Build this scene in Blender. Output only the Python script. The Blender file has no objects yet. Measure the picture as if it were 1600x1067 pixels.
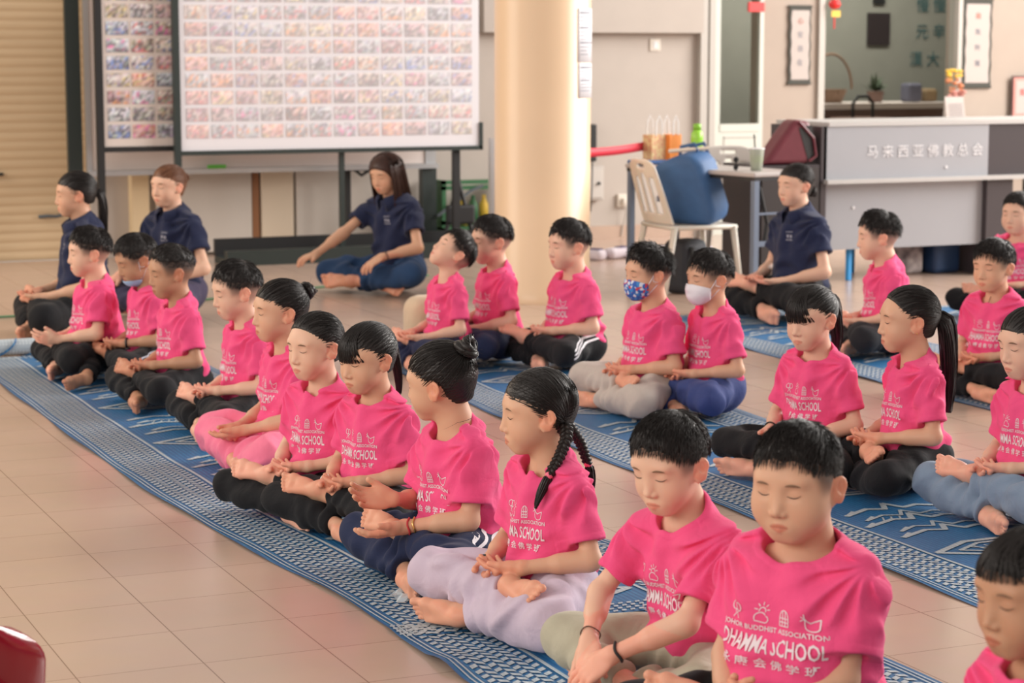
import bpy, bmesh, math, random
import numpy as np
from mathutils import Vector, Matrix
from concurrent.futures import ThreadPoolExecutor

# ------------------------------------------------------------------ camera, world, lights
QUAL = 1.0
ONLY = None
C = bpy.context.scene.collection
H = 1.42; FPX = 3333.0
PITCH = math.atan(453/FPX); YAW = math.atan(1490/math.hypot(FPX, 453))
cam = bpy.data.cameras.new('camera'); cam.lens = 75.0; cam.sensor_width = 36.0
cam.dof.use_dof = True; cam.dof.focus_distance = 5.7; cam.dof.aperture_fstop = 5.2
camo = bpy.data.objects.new('camera', cam); C.objects.link(camo)
camo.location = (0, 0, H); camo.rotation_euler = (math.pi/2-PITCH, 0, -YAW)
bpy.context.scene.camera = camo
cam.clip_start = .1; cam.clip_end = 100
sc = bpy.context.scene
sc.view_settings.view_transform = 'Standard'; sc.view_settings.look = 'None'
sc.view_settings.gamma = 1; sc.view_settings.use_curve_mapping = False
sc.view_settings.exposure = 0.0
w = bpy.data.worlds.new('world'); sc.world = w; w.use_nodes = True
w.node_tree.nodes['Background'].inputs[0].default_value = (1.0, .93, .86, 1)
w.node_tree.nodes['Background'].inputs[1].default_value = 0.60
def area(name, loc, tgt, sx, sy, e, col):
    l = bpy.data.lights.new(name, 'AREA'); l.shape = 'RECTANGLE'; l.size = sx; l.size_y = sy; l.energy = e; l.color = col
    o = bpy.data.objects.new(name, l); C.objects.link(o); o.location = loc
    o.rotation_euler = (Vector(tgt)-Vector(loc)).to_track_quat('-Z', 'Y').to_euler()
    return o
# the hall stands open on its right side and behind the camera; area lamps on the left stand in for unseen openings
area('daylight_right', (13.5, 8.0, 4.2), (3, 6.5, .3), 10, 4.0, 1900, (1.0, .95, .9))
area('daylight_left', (-5.5, 3.5, 3.2), (3, 7, .5), 9, 3.0, 420, (1.0, .92, .84))
area('fill_back_left', (-2.5, 12.5, 3.4), (4, 11, .5), 4, 3, 200, (1.0, .9, .78))  # added fill that brightens the background, no known opening there

# camera helpers: a pixel of the photograph to a point of the place
_fw = np.array([math.sin(YAW)*math.cos(PITCH), math.cos(YAW)*math.cos(PITCH), -math.sin(PITCH)])
_rt = np.array([math.cos(YAW), -math.sin(YAW), 0]); _up = np.cross(_rt, _fw)
def _ray(x, y): return _fw+_rt*(x-800)/FPX+_up*(533.5-y)/FPX
def at(x, y, z=0.0):
    d = _ray(x, y); return np.array([0, 0, H])+d*(z-H)/d[2]
def aty(x, y, Y):
    d = _ray(x, y); return np.array([0, 0, H])+d*Y/d[1]

# ------------------------------------------------------------------ scene helpers
def tag(o, label=None, cat=None, group=None, kind=None):
    for k, v in (('label', label), ('category', cat), ('group', group), ('kind', kind)):
        if v: o[k] = v
    return o
def empty(name, loc, rz=0, label=None, cat=None, group=None):
    o = bpy.data.objects.new(name, None); C.objects.link(o); o.location = loc; o.rotation_euler = (0, 0, rz)
    o.empty_display_size = .1
    return tag(o, label, cat, group)
def link(name, me, mat=None, parent=None):
    if mat is not None:
        for m in (mat if isinstance(mat, (list, tuple)) else [mat]): me.materials.append(m)
    o = bpy.data.objects.new(name, me); C.objects.link(o)
    if parent: o.parent = parent
    return o
def npmesh(name, V, F, smooth=True, col=None, mi=None, quads=None):
    """V (n,3); F (m,k) array or list of index tuples"""
    me = bpy.data.meshes.new(name)
    V = np.asarray(V, dtype=np.float32)
    if isinstance(F, np.ndarray):
        m, k = F.shape; lv = F.astype(np.int32).ravel(); ls = np.arange(m, dtype=np.int32)*k
    else:
        m = len(F); lens = np.array([len(f) for f in F], dtype=np.int32)
        lv = np.array([i for f in F for i in f], dtype=np.int32); ls = np.concatenate([[0], np.cumsum(lens)[:-1]]).astype(np.int32)
    me.vertices.add(len(V)); me.vertices.foreach_set('co', V.ravel())
    me.loops.add(len(lv)); me.loops.foreach_set('vertex_index', lv)
    me.polygons.add(m); me.polygons.foreach_set('loop_start', ls)
    if mi is not None: me.polygons.foreach_set('material_index', np.asarray(mi, dtype=np.int32))
    me.polygons.foreach_set('use_smooth', np.full(m, smooth, dtype=bool))
    if col is not None:
        a = me.color_attributes.new('tint', 'FLOAT_COLOR', 'POINT')
        c = np.ones((len(V), 4), dtype=np.float32); c[:, :3] = col; a.data.foreach_set('color', c.ravel())
    me.update(calc_edges=True); me.validate()
    return me
class MB:
    """collects shapes into one mesh"""
    def __init__(s): s.v = []; s.f = []; s.mi = []; s.col = []; s.n = 0; s.cm = 0
    def add(s, V, F, m=None):
        V = np.asarray(V, float).reshape(-1, 3)
        s.v.append(V); s.f += [tuple(int(i)+s.n for i in f) for f in F]; s.mi += [s.cm if m is None else m]*len(F); s.n += len(V)
        return s
    def box(s, a, b, m=None, M=None):
        x0, y0, z0 = a; x1, y1, z1 = b
        V = np.array([(x0,y0,z0),(x1,y0,z0),(x1,y1,z0),(x0,y1,z0),(x0,y0,z1),(x1,y0,z1),(x1,y1,z1),(x0,y1,z1)], float)
        if M is not None: V = V@np.array(M)[:3, :3].T+np.array(M)[:3, 3]
        return s.add(V, [(0,3,2,1),(4,5,6,7),(0,1,5,4),(1,2,6,5),(2,3,7,6),(3,0,4,7)], m)
    def rbox(s, a, b, r=.01, n=3, m=None, M=None):
        """box with rounded vertical and horizontal edges (superellipsoid corners)"""
        a = np.array(a, float); b = np.array(b, float); c = (a+b)/2; hh = (b-a)/2; r = min(r, hh.min()*.999)
        bm = bmesh.new(); bmesh.ops.create_cube(bm, size=1)
        for v in bm.verts: v.co = Vector([c[i]+v.co[i]*2*hh[i] for i in range(3)])
        bmesh.ops.bevel(bm, geom=bm.edges[:], offset=r, segments=n, profile=.5, affect='EDGES')
        V = np.array([v.co[:] for v in bm.verts]); F = [tuple(v.index for v in f.verts) for f in bm.faces]; bm.free()
        if M is not None: V = V@np.array(M)[:3, :3].T+np.array(M)[:3, 3]
        return s.add(V, F, m)
    def tube(s, pts, r, n=8, m=None, cap=True, closed=False, flat=1.0):
        V, F = tube(pts, r, n, cap, closed, flat); return s.add(V, F, m)
    def lathe(s, prof, c=(0, 0, 0), n=32, m=None, M=None):
        V = []; F = []; k = len(prof)
        for i in range(n):
            t = 2*math.pi*i/n
            for (r, z) in prof: V.append((r*math.cos(t), r*math.sin(t), z))
        for i in range(n):
            for j in range(k-1):
                p, q = i*k+j, ((i+1) % n)*k+j; F.append((p, q, q+1, p+1))
        V = np.array(V)
        if M is not None: V = V@np.array(M)[:3, :3].T+np.array(M)[:3, 3]
        return s.add(V+np.array(c), F, m)
    def poly(s, pts, m=None): return s.add(pts, [tuple(range(len(pts)))], m)
    def prism(s, poly, axis, a, b, m=None):
        """2D polygon extruded along an axis (0,1,2) from a to b; poly coords are the other two axes in order"""
        n = len(poly); V = []
        for t in (a, b):
            for (u, v) in poly:
                p = [u, v]; p.insert(axis, t); V.append(p)
        F = [tuple(range(n))[::-1], tuple(range(n, 2*n))]+[(i, (i+1) % n, (i+1) % n+n, i+n) for i in range(n)]
        return s.add(V, F, m)
    def build(s, name, mat, parent=None, smooth=False, loc=None):
        V = np.concatenate(s.v); me = npmesh(name, V, s.f, smooth, None, s.mi)
        o = link(name, me, mat, parent)
        if loc is not None: o.location = loc
        return o
def tube(pts, r, n=8, cap=True, closed=False, flat=1.0):
    P = np.asarray(pts, float); k = len(P); R = np.broadcast_to(np.asarray(r, float), (k,))
    T = np.gradient(P, axis=0)
    if closed: T = np.roll(P, -1, 0)-np.roll(P, 1, 0)
    T /= np.linalg.norm(T, axis=1)[:, None]+1e-12
    up = np.array([0, 0, 1.]) if abs(T[0, 2]) < .9 else np.array([1., 0, 0])
    V = np.zeros((k, n, 3)); ang = 2*np.pi*np.arange(n)/n; N = up-T[0]*(up@T[0]); N /= np.linalg.norm(N)
    for i in range(k):
        N = N-T[i]*(N@T[i]); N /= np.linalg.norm(N)+1e-12; B = np.cross(T[i], N)
        V[i] = P[i]+R[i]*(np.cos(ang)[:, None]*N+flat*np.sin(ang)[:, None]*B)
    F = []
    for i in range(k if closed else k-1):
        a, b = i*n, ((i+1) % k)*n
        F += [(a+j, a+(j+1) % n, b+(j+1) % n, b+j) for j in range(n)]
    if cap and not closed: F += [tuple(range(n))[::-1], tuple(range((k-1)*n, k*n))]
    return V.reshape(-1, 3), F
def strands(paths, r0, r1, n=3):
    """paths (S,K,3) -> tapered thin tubes, vectorised. r0 root radius, r1 tip"""
    P = np.asarray(paths, float); S, K, _ = P.shape
    T = np.gradient(P, axis=1); T /= np.linalg.norm(T, axis=2)[..., None]+1e-9
    up = np.array([.3, .2, .93]); N = np.cross(T, up); N /= np.linalg.norm(N, axis=2)[..., None]+1e-9
    B = np.cross(T, N); R = np.linspace(1, 0, K)**.6*(r0-r1)+r1
    ang = 2*np.pi*np.arange(n)/n
    V = P[:, :, None, :]+R[None, :, None, None]*(np.cos(ang)[None, None, :, None]*N[:, :, None, :]+np.sin(ang)[None, None, :, None]*B[:, :, None, :])
    base = (np.arange(S)*K*n)[:, None, None]; i = np.arange(K-1)[None, :, None]; j = np.arange(n)[None, None, :]
    a = base+i*n+j; b = base+i*n+(j+1) % n
    F = np.stack([a, b, b+n, a+n], -1).reshape(-1, 4)
    return V.reshape(-1, 3), F

# ------------------------------------------------------------------ materials
def mat(name, col, rough=.6, metal=0, spec=.5, **kw):
    m = bpy.data.materials.new(name); m.use_nodes = True; b = m.node_tree.nodes['Principled BSDF']
    b.inputs['Base Color'].default_value = (*col, 1); b.inputs['Roughness'].default_value = rough
    b.inputs['Metallic'].default_value = metal; b.inputs['Specular IOR Level'].default_value = spec
    for k, v in kw.items(): b.inputs[k.replace('_', ' ')].default_value = v
    return m
def nd(m, t, **kw):
    n = m.node_tree.nodes.new(t)
    for k, v in kw.items():
        if k.startswith('i_'): n.inputs[k[2:].replace('_', ' ')].default_value = v
        else: setattr(n, k, v)
    return n
def lk(m, a, b): m.node_tree.links.new(a, b)
def bsdf(m): return m.node_tree.nodes['Principled BSDF']
def noisy(m, scale=20, amt=.12, bump=0, bscale=200, stretch=(1, 1, 1), dist=.001):
    """a little colour mottling and surface bump on top of the base colour"""
    b = bsdf(m); c = tuple(b.inputs['Base Color'].default_value)
    tc = nd(m, 'ShaderNodeTexCoord'); mp = nd(m, 'ShaderNodeMapping'); mp.inputs['Scale'].default_value = stretch
    lk(m, tc.outputs['Object'], mp.inputs[0])
    if amt:
        n = nd(m, 'ShaderNodeTexNoise', i_Scale=scale, i_Detail=3.0); lk(m, mp.outputs[0], n.inputs['Vector'])
        mx = nd(m, 'ShaderNodeMix', data_type='RGBA'); mx.inputs[6].default_value = tuple(x*(1-amt) for x in c[:3])+(1,)
        mx.inputs[7].default_value = tuple(min(1, x*(1+amt)) for x in c[:3])+(1,)
        lk(m, n.outputs[0], mx.inputs[0]); lk(m, mx.outputs[2], b.inputs['Base Color'])
    if bump:
        n2 = nd(m, 'ShaderNodeTexNoise', i_Scale=bscale, i_Detail=2.0); lk(m, mp.outputs[0], n2.inputs['Vector'])
        bp = nd(m, 'ShaderNodeBump', i_Strength=bump, i_Distance=dist); lk(m, n2.outputs[0], bp.inputs['Height']); lk(m, bp.outputs[0], b.inputs['Normal'])
    return m
def attr_mat(name, rough=.5, **kw):
    m = mat(name, (.8, .8, .8), rough, **kw); a = nd(m, 'ShaderNodeAttribute', attribute_name='tint')
    lk(m, a.outputs['Color'], bsdf(m).inputs['Base Color']); return m
def cloth(name, col, rough=.85, sheen=.25, fuzz=.12):
    m = mat(name, col, rough, spec=.2, Sheen_Weight=sheen, Sheen_Roughness=.5)
    noisy(m, 35, fuzz*.5, .25, 900, dist=.0006)
    tc = nd(m, 'ShaderNodeTexCoord'); n3 = nd(m, 'ShaderNodeTexNoise', i_Scale=17.0, i_Detail=3.5, i_Distortion=.8); lk(m, tc.outputs['Object'], n3.inputs['Vector'])
    b3 = nd(m, 'ShaderNodeBump', i_Strength=.5, i_Distance=.010); lk(m, n3.outputs[0], b3.inputs['Height'])
    fine = bsdf(m).inputs['Normal'].links[0].from_node; lk(m, b3.outputs[0], fine.inputs['Normal']); return m
M = {}
M['skin'] = attr_mat('skin', .5, spec=.35, Subsurface_Weight=.22, Subsurface_Scale=.012); bsdf(M['skin']).inputs['Subsurface Radius'].default_value = (1, .35, .2)
M['pink'] = cloth('pink_cotton', (.82, .085, .235), sheen=.08)
M['navy_polo'] = cloth('navy_pique', (.018, .024, .062), sheen=.1)
M['white_print'] = mat('white_print', (.78, .68, .72), .8)
M['grey_print'] = mat('grey_print', (.45, .45, .52), .8)
for n, c in dict(black=(.012, .012, .014), navy=(.02, .028, .07), pinkpants=(.86, .20, .32), lilac=(.56, .46, .56), olive=(.44, .41, .31), jeans=(.02, .05, .12), bluegrey=(.20, .27, .37), cream=(.52, .46, .41), purple=(.07, .06, .11), blue2=(.04, .06, .19), darkblack=(.022, .022, .026)).items():
    M['pants_'+n] = cloth('trousers_'+n, c, sheen=.12 if sum(c) > .5 else .04)
def hairmat(name, c, rough=.42):
    m = mat(name, c, rough, spec=.36)
    return noisy(m, 60, .35, .8, 300, (1, 1, .3), .001)
M['hair_black'] = hairmat('hair_black', (.016, .012, .011)); M['hair_brown'] = hairmat('hair_brown', (.16, .065, .032)); M['hair_dark_brown'] = hairmat('hair_dark_brown', (.040, .015, .010))
M['brow'] = mat('brow_hair', (.22, .13, .085), .9, spec=.1); M['lash'] = mat('lash_hair', (.035, .018, .014), .7)
M['white'] = mat('white_plain', (.75, .75, .76), .6)
# ------------------------------------------------------------------ soft-blended solids for people and their clothes
def nz(v):
    v = np.asarray(v, float); return v/(np.linalg.norm(v)+1e-12)
def rc(a, b, r1, r2, k=.02, op='u', q=None, clip=None):
    """capsule whose radius goes r1 -> r2; q=(axis, ratio) flattens it along an axis"""
    return dict(t='rc', a=np.array(a, float), b=np.array(b, float), r1=r1, r2=r2, k=k, op=op, q=q, clip=clip)
def el(c, r, R=None, k=.02, op='u'):
    return dict(t='el', c=np.array(c, float), r=np.array(r, float), R=np.eye(3) if R is None else np.array(R, float), k=k, op=op)
def dist(p, P):
    if p['t'] == 'rc':
        a = p['a']; X = P-a; ba = p['b']-a
        f = 1.0
        if p['q'] is not None:
            n, q = p['q']; n = np.asarray(n); X = X+np.outer(X@n, n)*(1/q-1); ba = ba+n*(ba@n)*(1/q-1); f = (1+q)/2 if q < 1 else 1.0
        L = ba@ba+1e-12; t = np.clip(X@ba/L, 0, 1); Y = X-t[:, None]*ba
        d = (np.sqrt(np.einsum('ij,ij->i', Y, Y))-(p['r1']+t*(p['r2']-p['r1'])))*f
        return d if p['clip'] is None else smax(d, (P-p['clip'][0])@p['clip'][1], .006)
    X = (P-p['c'])@p['R']; U = X/p['r']; k0 = np.sqrt(np.einsum('ij,ij->i', U, U)); W = U/p['r']; k1 = np.sqrt(np.einsum('ij,ij->i', W, W))+1e-9
    return np.where(k0 < 1e-4, -p['r'].min(), k0*(k0-1)/k1)
def smax(a, b, k):
    h = np.maximum(k-np.abs(a-b), 0)/k; return np.maximum(a, b)+h*h*k*.25
def ev(prims, P, D=None):
    d = None
    for p in prims:
        di = dist(p, P); k = p['k']
        if d is None: d = di if p['op'] == 'u' else np.full(len(P), 1.0); 
        elif p['op'] == 'u':
            h = np.maximum(k-np.abs(d-di), 0)/k; d = np.minimum(d, di)-h*h*k*.25
        elif p['op'] == 's':
            h = np.maximum(k-np.abs(d+di), 0)/k; d = np.maximum(d, -di)+h*h*k*.25
    return d
class Field:
    def __init__(s, prims, post=None): s.prims = prims; s.post = post
    def __call__(s, P):
        d = ev(s.prims, P); return s.post(d, P) if s.post else d
    def bbox(s, m=.02):
        lo = np.full(3, 9.); hi = -lo
        for p in s.prims:
            if p['op'] != 'u': continue
            if p['t'] == 'rc':
                r = max(p['r1'], p['r2'])*(max(1, p['q'][1]) if p['q'] is not None else 1)
                for c in (p['a'], p['b']): lo = np.minimum(lo, c-r); hi = np.maximum(hi, c+r)
            else:
                e = np.sqrt(((p['R']*p['r'])**2).sum(1)); lo = np.minimum(lo, p['c']-e); hi = np.maximum(hi, p['c']+e)
        return lo-m, hi+m
    def mesh(s, h, lo=None, hi=None, margin=.03):
        if lo is None: lo, hi = s.bbox()
        B = 16; n = np.ceil((hi-lo)/h).astype(int)+2; nb = -(-n//B); N = nb*B
        V = np.full(N, 1.0, dtype=np.float32)
        ib = np.stack(np.meshgrid(*[np.arange(k) for k in nb], indexing='ij'), -1).reshape(-1, 3)
        cen = lo+(ib*B+(B-1)/2)*h; R = B*h*.5*1.7321
        DP = np.stack([dist(p, cen) for p in s.prims], 1); isu = np.array([p['op'] == 'u' for p in s.prims]); K = np.array([p['k'] for p in s.prims])
        du = np.where(isu[None], DP, 9).min(1)
        full = s(cen); act = (np.abs(full) < R+margin) | (np.abs(du) < R*.6)
        act &= du < R+margin+.01
        off = np.stack(np.meshgrid(*[np.arange(B)]*3, indexing='ij'), -1).reshape(-1, 3)*h
        for j in np.nonzero(act)[0]:
            need = np.where(isu, DP[j] < du[j]+2*R+K+.01, DP[j] < R+K+.02)
            pr = [p for p, q in zip(s.prims, need) if q]
            i0 = ib[j]*B; P = lo+i0*h+off; d = ev(pr, P)
            if s.post: d = s.post(d, P)
            V[i0[0]:i0[0]+B, i0[1]:i0[1]+B, i0[2]:i0[2]+B] = d.reshape(B, B, B)
        # blocks left out that lie inside must read as inside
        for j in np.nonzero(~act & (full < 0))[0]:
            i0 = ib[j]*B; V[i0[0]:i0[0]+B, i0[1]:i0[1]+B, i0[2]:i0[2]+B] = -1
        return nets(V, lo, h)
_E = np.array([(0,1),(2,3),(4,5),(6,7),(0,2),(1,3),(4,6),(5,7),(0,4),(1,5),(2,6),(3,7)])
_Cn = np.array([(i>>2 & 1, i>>1 & 1, i & 1) for i in range(8)])
def nets(V, lo, h):
    I = V < 0; nx, ny, nzz = V.shape
    c = np.zeros((nx-1, ny-1, nzz-1), np.int8)
    for o in _Cn: c += I[o[0]:nx-1+o[0], o[1]:ny-1+o[1], o[2]:nzz-1+o[2]]
    cells = np.argwhere((c > 0) & (c < 8)); key = (cells[:, 0]*ny+cells[:, 1])*nzz+cells[:, 2]
    G = np.stack([V[cells[:, 0]+o[0], cells[:, 1]+o[1], cells[:, 2]+o[2]] for o in _Cn], 1)
    acc = np.zeros((len(cells), 3)); cnt = np.zeros(len(cells))
    for a, b in _E:
        va, vb = G[:, a], G[:, b]; m = (va < 0) != (vb < 0); t = np.where(m, va/np.where(m, va-vb, 1), 0)
        acc += (m[:, None])*(_Cn[a]+t[:, None]*(_Cn[b]-_Cn[a])); cnt += m
    P = lo+(cells+acc/cnt[:, None])*h
    Q = []
    for ax in range(3):
        o = np.zeros(3, int); o[ax] = 1; sl0 = [slice(1, -1)]*3; sl0[ax] = slice(0, -1)
        sl1 = list(sl0); sl1[ax] = slice(1, None)
        A = I[tuple(sl0)]; Bq = I[tuple(sl1)]; e = np.argwhere(A != Bq); 
        if len(e) == 0: continue
        flip = A[tuple(e.T)]; add = np.ones(3, int); add[ax] = 0; e = e+add
        u, v = (ax+1) % 3, (ax+2) % 3
        qs = []
        for du, dv in ((-1, -1), (0, -1), (0, 0), (-1, 0)):
            q = e.copy(); q[:, u] += du; q[:, v] += dv; qs.append(np.searchsorted(key, (q[:, 0]*ny+q[:, 1])*nzz+q[:, 2]))
        q = np.stack(qs, 1); q[~flip] = q[~flip][:, ::-1]; Q.append(q)
    return P, np.concatenate(Q)
def trace(F, O, D, steps=40, far=.3, tol=3e-4):
    """march from O along D until the surface"""
    O = np.array(O, float); D = np.array(D, float); t = np.zeros(len(O))
    for _ in range(steps): t += np.clip(F(O+D*t[:, None])*.85, -.02, .05)
    P = O+D*t[:, None]; ok = (np.abs(F(P)) < .003) & (t < far); return P, ok
def grad(F, P, e=1e-3):
    g = np.stack([F(P+np.eye(3)[i]*e)-F(P-np.eye(3)[i]*e) for i in range(3)], 1); return g/(np.linalg.norm(g, axis=1)[:, None]+1e-9)
def rotm(ax, a):
    c, s = math.cos(a), math.sin(a)
    return np.array({'x': [[1,0,0],[0,c,-s],[0,s,c]], 'y': [[c,0,s],[0,1,0],[-s,0,c]], 'z': [[c,-s,0],[s,c,0],[0,0,1]]}[ax], float)
def sst(a, b, x): t = np.clip((x-a)/(b-a), 0, 1); return t*t*(3-2*t)

# ------------------------------------------------------------------ the seated figure.  faces +y, its right hand is +x, sits on z=0
def hand_prims(Wp, D, N, T, s, curl=.5, spread=.12, r=1.0, thumb=(.75, .6, .15)):
    """Wp wrist, D towards the fingers, N palm side, T thumb side"""
    D, N = nz(D), nz(N); N = nz(N-D*(N@D)); T = nz(T-D*(T@D)-N*(T@N)); L = []
    c = Wp+D*.040*s; Rm = np.stack([T, N, D], 1)
    L.append(el(c, (.031*s*r, .0125*s*r, .044*s), Rm, k=.015*s))
    L.append(rc(Wp, Wp+D*.03*s+T*.01*s, .0175*s*r, .015*s*r, k=.012*s))
    L.append(el(Wp+D*.028*s+T*.016*s+N*.006*s, (.014*s, .011*s, .024*s), Rm, k=.010*s))
    lens = (.050, .056, .052, .041); offs = (.0235, .008, -.0075, -.0225)
    for i in range(4):
        p = Wp+(D*(.073-.004*abs(i-1.2))+T*offs[i])*s; rad = (.0076, .0078, .0074, .0066)[i]*s*r
        cc = curl*(1+.12*(i-1)); d = nz(D+T*spread*(1.2-i)*.8)
        L.append(rc(p-d*.02*s, p, rad*1.15, rad*1.05, k=.006*s))
        for j, f in enumerate((.45, .31, .24)):
            ang = cc*(.55, 1.0, .75)[j] ; d = nz(d*math.cos(ang)+N*math.sin(ang)); nN = nz(N-d*(N@d)) if abs(N@d) < .99 else N
            q = p+d*lens[i]*f*s; L.append(rc(p, q, rad*(1.03, .97, .9)[j], rad*(.97, .9, .8)[j], k=.0022*s)); p = q
    p = Wp+(D*.022+T*.020+N*.004)*s; d = nz(D*thumb[0]+T*thumb[1]+N*thumb[2]); q = p+d*.026*s
    L.append(rc(p, q, .0115*s*r, .0095*s*r, k=.008*s)); d = nz(d*.9+D*.35+N*.1); L.append(rc(q, q+d*.024*s, .0092*s*r, .0078*s*r, k=.003*s))
    return L
def foot_prims(A, D, N, Wd, s):
    """A ankle, D to the toes, N sole normal, Wd towards the big toe"""
    D, N = nz(D), nz(N); N = nz(N-D*(N@D)); Wd = nz(Wd-D*(Wd@D)-N*(Wd@N)); L = []
    at_ = lambda d, n, w: A+(D*d+N*n+Wd*w)*s
    L.append(rc(at_(-.022, .022, 0), at_(-.010, .026, 0), .023*s, .023*s, k=.02*s))
    L.append(rc(at_(0, 0, 0), at_(.055, .018, .008), .024*s, .018*s, k=.02*s))
    L.append(rc(at_(-.01, .028, -.004), at_(.085, .031, -.022), .019*s, .0125*s, k=.02*s))
    L.append(rc(at_(.045, .018, .010), at_(.102, .028, .020), .020*s, .0155*s, k=.02*s))
    L.append(rc(at_(.098, .029, .019), at_(.088, .030, -.020), .0150*s, .0125*s, k=.012*s))
    for i in range(5):
        w = (.021, .0055, -.006, -.0165, -.026)[i]; d0 = (.108, .110, .106, .101, .094)[i]; ln = (.030, .025, .022, .019, .016)[i]; r = (.0110, .0072, .0070, .0068, .0066)[i]
        p = at_(d0, .029, w); q = at_(d0+ln*.6, .027, w*1.08); e = at_(d0+ln, .033, w*1.08)
        L.append(rc(p, q, r, r*.92, k=.004*s)); L.append(rc(q, e, r*.92*s, r*.98*s, k=.0015*s))
    return L
def ik(S, W, l1, l2, pole):
    d = W-S; L = np.linalg.norm(d); 
    if L > (l1+l2)*.995: W = S+d/L*(l1+l2)*.995; d = W-S; L = (l1+l2)*.995
    a = (l1*l1-l2*l2+L*L)/(2*L); hh = math.sqrt(max(l1*l1-a*a, 1e-6)); n = d/L; p = nz(np.array(pole)-n*(np.array(pole)@n))
    return S+n*a+p*hh, W
SK = {'fair': (.74, .46, .33), 'mid': (.64, .37, .245), 'tan': (.50, .27, .165), 'warm': (.67, .39, .255)}
def figure(sp):
    """numpy only: returns the meshes of one person"""
    g = lambda k, d: sp.get(k, d)
    rs = np.random.RandomState(g('seed', 1)); s = g('s', 1.0); hs = g('hs', 1.0)*s; fat = g('fat', 0.0); hd = g('hd', 1.0)*s
    adult = g('adult', False); lean = g('lean', .06); tw = g('twist', 0.0); hv = g('h', .003)
    RL = rotm('z', tw)@rotm('x', -lean)@rotm('y', g('side', 0.0)); piv = np.array([0, 0, .10])*s
    def U(x, y, z): return piv+RL@(np.array([x, y, z])*s-piv)           # upper body point
    sw = g('sw', .109)+fat*.3
    NB = U(0, -.012, .425); cu = NB+RL@np.array([0, .0, .035])*s
    hy, hp, hr = g('head', (0, 0, 0)); RH = RL@rotm('z', hy)@rotm('x', -hp)@rotm('y', hr)
    nl = g('neck', 1.0)
    Hc = NB+RL@(np.array([0, .004, .040*nl])*s)+RH@np.array([0, .022, .075])*hs
    hp_ = lambda x, y, z: Hc+RH@(np.array([x, y, z])*hs)
    fw_ = g('facew', 1.0); ck = g('cheek', 0.0)
    # ---- head
    E = lambda c, r, k=.02, op='u', R=None: el(hp_(*c), np.array(r)*hs, RH if R is None else RH@R, k*hs, op)
    K = lambda a, b, r1, r2, k=.02, op='u': rc(hp_(*a), hp_(*b), r1*hs, r2*hs, k*hs, op)
    head = [E((0, -.016, .022), (.0735, .088, .079)), E((0, .018, .012), (.066*fw_, .060, .062), .03),
            E((0, .016, -.040), (.055*fw_+ck, .056, .052+ck*.5), .03), K((-.012, .052, -.083), (.012, .052, -.083), .017+ck*.3, .017+ck*.3, .03)]
    for x in (-1, 1):
        head += [E((x*.033*fw_, .040, -.040), (.026+ck, .030+ck*.4, .030+ck), .025), E((x*.030, .058, .023), (.022, .016, .010), .014)]
        head += [E((x*.032, .086, .004), (.018, .011, .012), .014, 's'), E((x*.0315, .0605, .0015), (.0150, .0125, .0105), .006)]
    head += [K((0, .0690, .004), (0, .0865, -.0330), .0065, .0088, .016)]
    for x in (-1, 1): head += [E((x*.0110, .0790, -.0375), (.0078, .0085, .0062), .005)]
    head += [E((0, .064, -.0640), (.024, .016, .017), .016)]
    for x in (-1, 1):
        head += [K((x*.0035, .0790, -.0585), (x*.0165, .0715, -.0635), .0040, .0024, .005), K((0, .0775, -.0690), (x*.0125, .0722, -.0665), .0046, .0028, .006)]
    head += [K((-.016, .0830, -.0638), (0, .0868, -.0630), .0010, .0011, .0045, 's'), K((0, .0868, -.0630), (.016, .0830, -.0638), .0011, .0010, .0045, 's')]
    for x in (-1, 1):
        Re = rotm('z', x*.42)@rotm('x', -.14); ex_ = x*(.0765*(.6+.4*fw_)+ck*.3)
        head += [E((ex_+x*.0020, -.016, -.002), (.0046, .0165, .0195), .005, 'u', Re), E((ex_+x*.0010, -.011, -.022), (.0044, .0105, .0150), .008, 'u', Re), E((x*.0728, .000, -.028), (.004, .007, .011), .008, 'u', Re),
                 E((ex_+x*.0068, -.0125, -.004), (.0060, .0105, .0145), .0025, 's', Re), E((ex_+x*.0030, -.0165, -.004), (.0026, .0024, .0105), .0025, 'u', Re)]
    nr = (.040 if not adult else .036)+fat*.25
    neck = [rc(hp_(0, -.018, -.035), NB+RL@np.array([0, -.004, -.02])*s, nr*hs if not adult else nr*1.15*hs, nr*1.12*s if not adult else nr*s, .03*s)]
    # ---- arms
    arms = []; bores = []; sleeves = []; sl_pl = []; wr = {}
    ua, fa = .195*s, .172*s; mus = 1+fat*5
    modes = {'lap': {1: ((.076, .150, .152), (-1, .30, -.10), (.1, 0, 1), (0, 1, .1)), -1: ((-.076, .146, .174), (1, .30, -.12), (0, -.1, 1), (0, 1, .1))},
             'lapR': {-1: ((-.076, .150, .152), (1, .30, -.10), (.1, 0, 1), (0, 1, .1)), 1: ((.076, .146, .174), (-1, .30, -.12), (0, -.1, 1), (0, 1, .1))},
             'loose': {1: ((.07, .165, .16), (-.8, .6, -.1), (0, .1, 1), (-.2, .7, .1)), -1: ((-.09, .160, .155), (.75, .65, -.05), (0, 0, 1), (.2, 1, .1))},
             'thighs': {1: ((.13, .18, .17), (.1, 1, -.45), (0, -.3, -1), (-1, 0, 0)), -1: ((-.13, .18, .17), (.1, 1, -.45), (0, -.3, -1), (1, 0, 0))}}
    hm = dict(modes[g('hands', 'lap')]); hm.update(g('hand', {}))
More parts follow.
